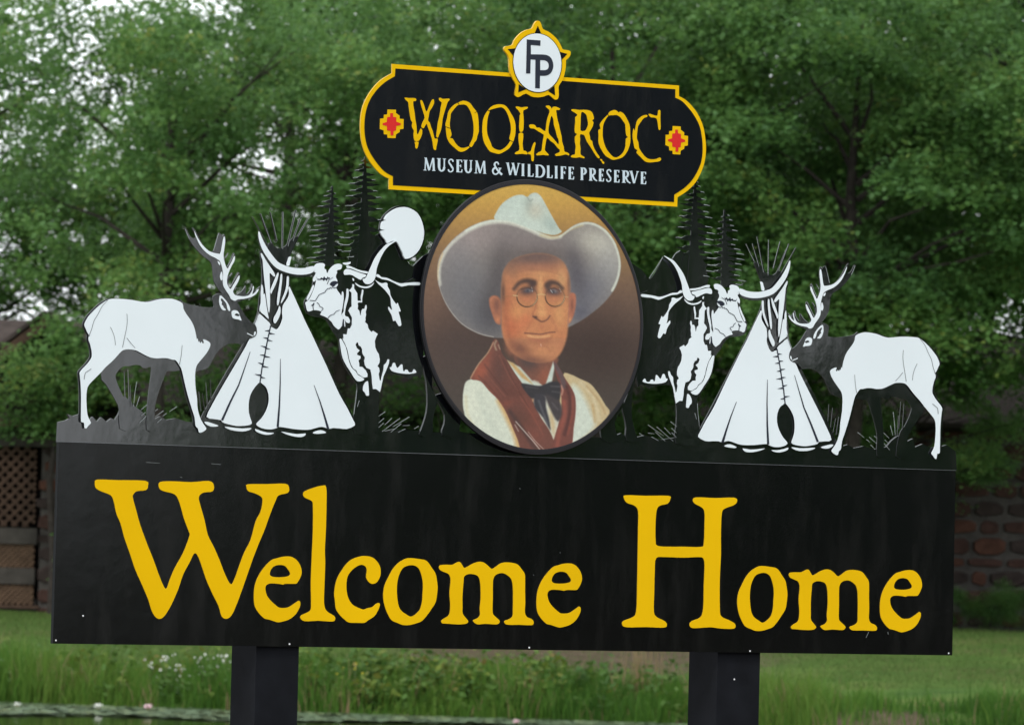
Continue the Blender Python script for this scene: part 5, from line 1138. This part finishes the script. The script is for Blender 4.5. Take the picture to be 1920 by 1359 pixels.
def tree_proto(kind, seed, rx, rz, zc, nclump, per, m, **kw):
    """a tree: Empty at the foot > trunk (with its limbs), crown"""
    root = empty(kind, (0, 0, 0)); rs_ = random.Random(seed)
    cr, cl = crown_mesh('crown', seed, rx, rz, nclump, per, m, parent=root, **kw); cr.location = (0, 0, zc)
    vs_, fs = [], []
    def add(pts, rad, sd):
        v, f = tube(pts, rad, sd); b = len(vs_); vs_.extend(v); fs.extend(tuple(i + b for i in q) for q in f)
    top = zc + rz * .7; tp = [(0, 0, -.3), (.05, .03, zc * .25), (-.06, .05, zc * .6), (.08, -.04, zc), (.0, .05, top)]
    R0 = .028 * rx + .03; add(tp, [R0 * 1.25, R0, R0 * .85, R0 * .6, R0 * .12], 9)
    for q in cl[::3]:
        z0 = max(zc * .5, min(top * .92, zc + q[2] * .6 - np.hypot(q[0], q[1]) * .45)); e = Vector((q[0], q[1], q[2] + zc)); s = Vector((0, 0, z0)); mdl = s.lerp(e, .5) + Vector((rs_.uniform(-.2, .2), rs_.uniform(-.2, .2), .15))
        add([s, s.lerp(mdl, .5), mdl, mdl.lerp(e, .55) + Vector((rs_.uniform(-.12, .12), 0, rs_.uniform(-.1, .1))), e], [R0 * .42, R0 * .3, R0 * .2, R0 * .11, .008], 5)
    mesh_obj('trunk', vs_, fs, M_BARK, root); return root
def put(proto, x, y, s, rz, label, cat, group=None, sz=None, used=set()):
    if proto.name in used:
        r = proto.copy(); COL.objects.link(r)
        for ch in proto.children:
            c = ch.copy(); COL.objects.link(c); c.parent = r
    else: used.add(proto.name); r = proto
    r.location = (x, y, float(gz(x, y))); r.rotation_euler = (0, 0, rz); r.scale = (s, s, sz or s)
    r['label'] = label; r['category'] = cat
    if group: r['group'] = group
    return r
T1 = tree_proto('broadleaf_tree', 1, 3.2, 3.6, 6.3, 88, 42, LEAF_A, leaf=.095)
T2_ = tree_proto('broadleaf_tree', 2, 3.1, 3.4, 6.0, 86, 40, LEAF_B, leaf=.095)
T1b = tree_proto('airy_broadleaf_tree', 11, 3.2, 3.6, 6.3, 72, 22, LEAF_A, bough=.76, leaf=.104)
T3 = tree_proto('loose_crowned_tree', 3, 3.0, 3.6, 7.6, 66, 24, LEAF_A, bough=.75, leaf=.10, hollow=.2)
SH = tree_proto('shrub', 7, .9, .85, .95, 22, 26, LEAF_B, bough=.36, leaf=.055, hollow=.4)
SH2 = tree_proto('bushy_shrub', 8, 1.2, 1.45, 1.65, 34, 26, LEAF_A, bough=.45, leaf=.07, hollow=.4)
G1 = 'leafy trees rising behind the sign'
put(T1b, -4.9, 89.5, .85, .3, 'fresh green tree hanging over the porch roof at the left', 'tree', G1, .97)
put(T1b, -2.4, 90.2, .95, 2.1, 'green tree directly behind the left tepee cutout', 'tree', G1, .95)
put(T2_, 1.3, 89.0, 1.0, 1.2, 'dark green tree rising behind the round portrait', 'tree', G1, 1.05)
put(T2_, 4.7, 88.2, 1.05, 3.4, 'dark green tree behind the right tepee cutout', 'tree', G1, 1.0)
put(T1, 8.3, 89.2, 1.05, 4.6, 'tree with low leafy boughs over the stone wall at the right edge', 'tree', G1, 1.16)
put(T1b, 5.65, 90.1, .55, .9, 'small airy tree with boughs half hiding the stone wall', 'tree', G1, .50)
SP = tree_proto('sapling', 15, .95, .62, 3.15, 17, 24, LEAF_A, bough=.42, leaf=.08)
put(SP, -6.45, 91.0, 1.0, 1.0, 'young leafy tree in front of the porch eave at the left', 'tree', G1)
put(T3, -9.4, 99.0, 1.05, .5, 'tall thin crowned tree at the upper left corner', 'tree', G1, 1.1)
put(T1b, -4.7, 103.5, .95, 3.2, 'farther low tree showing between the left antlers and tepee', 'tree', G1, .74)
put(T1b, -8.6, 102.0, .9, 1.2, 'farther low tree at the left edge above the porch roof', 'tree', G1, .74)
put(T3, -3.6, 101.0, 1.05, 1.9, 'tall loose tree with sky showing through, left of the crest board', 'tree', G1, 1.15)
put(T2_, .9, 102.0, 1.2, 5.0, 'tall tree behind the star badge', 'tree', G1, 1.5)
put(T2_, 5.2, 101.5, 1.25, 2.6, 'tall dark tree right of the crest board', 'tree', G1, 1.5)
put(T1, 10.0, 101.0, 1.25, 1.0, 'tall tree at the upper right corner', 'tree', G1, 1.5)
put(T2_, 3.2, 108.0, 1.3, .4, 'farther dark tree filling the gap right of the badge', 'tree', G1, 1.6)
put(T2_, 8.0, 109.0, 1.3, 3.9, 'farther dark tree filling the upper right', 'tree', G1, 1.6)
put(T3, -1.6, 107.0, 1.1, 2.9, 'farther tree between the badge and the thin left trees', 'tree', G1, 1.15)
put(T1b, -6.8, 104.0, .9, 4.1, 'farther low tree behind the porch roof', 'tree', G1, .85)
for x, y, s, sz, rz, pr, lb in ((-14.0, 99, 1.2, 1.2, .4, T1, 'tree beyond the left end of the porch roof'), (-19.5, 101, 1.25, 1.3, 1.4, T2_, 'second tree to the left beyond the porch building'), (-25.5, 99, 1.2, 1.2, 2.4, T1, 'third tree to the left beyond the porch building'), (-32.5, 102, 1.4, 1.4, 3.4, T2_, 'leftmost tree of the row'),
        (15.5, 100, 1.25, 1.3, 4.4, T2_, 'tree beyond the right end of the stone building'), (21.5, 99, 1.2, 1.2, 5.4, T1, 'second tree to the right beyond the stone building'), (28.0, 102, 1.35, 1.4, .9, T2_, 'rightmost tree of the row'), (-22, 110, 1.6, 1.5, 1.9, T2_, 'far tree behind the left end of the row'), (-14, 111, 1.5, 1.4, 2.9, T1, 'far tree behind the left porch roof end')):
    put(pr, x, y, s, rz, lb, 'tree', G1, sz)
for k, (x, y, s, rz, pr, lb) in enumerate(((-4.9, 90.6, 1.0, .2, SH2, 'tall leafy shrub seen under the left elk cutout'), (-3.3, 90.4, 1.1, 1.5, SH2, 'leafy shrub just right of the left elk cutout legs'),
        (-.9, 90.8, 1.15, 2.5, SH2, 'leafy shrub seen between the left longhorn and the portrait'), (1.9, 90.6, 1.1, 3.1, SH2, 'leafy shrub seen right of the portrait under the longhorn'), (4.3, 90.5, 1.15, 4.0, SH2, 'leafy shrub seen under the right elk cutout'), (5.3, 90.9, .6, 5.2, SH2, 'leafy shrub hidden near the right end of the lower board'),
        (6.2, 91.0, .44, .6, SH, 'low dark shrub at the wall foot beside the board end'), (6.9, 90.9, .42, 2.2, SH, 'low dark shrub in the middle under the stones at the right'), (7.6, 91.0, .46, 4.2, SH, 'low dark shrub at the right edge of the picture'), (8.4, 90.9, .45, 1.2, SH, 'low dark shrub farthest right along the stone wall'))):
    put(pr, x, y, s, rz, lb, 'shrub', 'shrubs in front of the buildings')
# unseen trees and shrubs added on the camera's side to shape the boards' reflections
G2 = 'unseen trees added across from the sign'
CAM2 = CAM - S_N * (2 * (CAM - S_O).dot(S_N))
def place_az(az, dist): a = R(az); return CAM2.x + math.cos(a) * dist, CAM2.y + math.sin(a) * dist
for az, dist, s, sz, rz, pr, lb in ((-25.7, 62, 1.0, 1.0, 0, T1, 'unseen near side tree opposite the middle of the sign'), (-18.8, 63, 1.1, 1.0, 1, T2_, 'unseen near side tree opposite the right end of the sign'),
        (-31.2, 64, 1.1, 1.78, 3, T1, 'unseen near side tree with high crown opposite the left elk'), (-12.0, 66, 1.2, 1.1, 3, T1, 'unseen near side tree toward the pond'), (-38.0, 64, 1.2, 1.1, 5, T2_, 'unseen near side tree farthest from the pond')):
    x, y = place_az(az, dist); put(pr, x, y, s, rz, lb, 'tree', G2, sz)
x, y = place_az(-26.5, 75); put(T2_, x, y, .85, 1.1, 'unseen near side tree in the second row at the edge of the open gap', 'tree', G2, 1.35)
for az, dist, s, sz, lb in ((-26.0, 90, 1.2, 1.5, 'unseen near side tree farthest back behind the edge of the open gap'), (-22.6, 72, 1.2, 1.3, 'unseen near side tree in the second row opposite the right tepee'), (-18.0, 73, 1.2, 1.3, 'unseen near side tree in the second row toward the pond')):
    x, y = place_az(az, dist); put(T2_, x, y, s, 2.2, lb, 'tree', G2, sz)
for az, dist, s, rz, lb in ((-20.5, 57, 1.4, 0, 'farthest toward the pond'), (-22.8, 57.5, 1.4, 2, 'second from the pond'), (-25.0, 57, 1.4, 4, 'third from the pond'), (-27.3, 57, 1.4, 1, 'beside the open gap'), (-29.2, 58, .68, 1.7, 'low in the open gap'), (-31.4, 58, .7, 2.9, 'just past the open gap')):
    x, y = place_az(az, dist); put(SH2, x, y, s, rz, 'unseen near side shrub across from the sign, ' + lb, 'shrub', 'unseen shrubs added across from the sign')
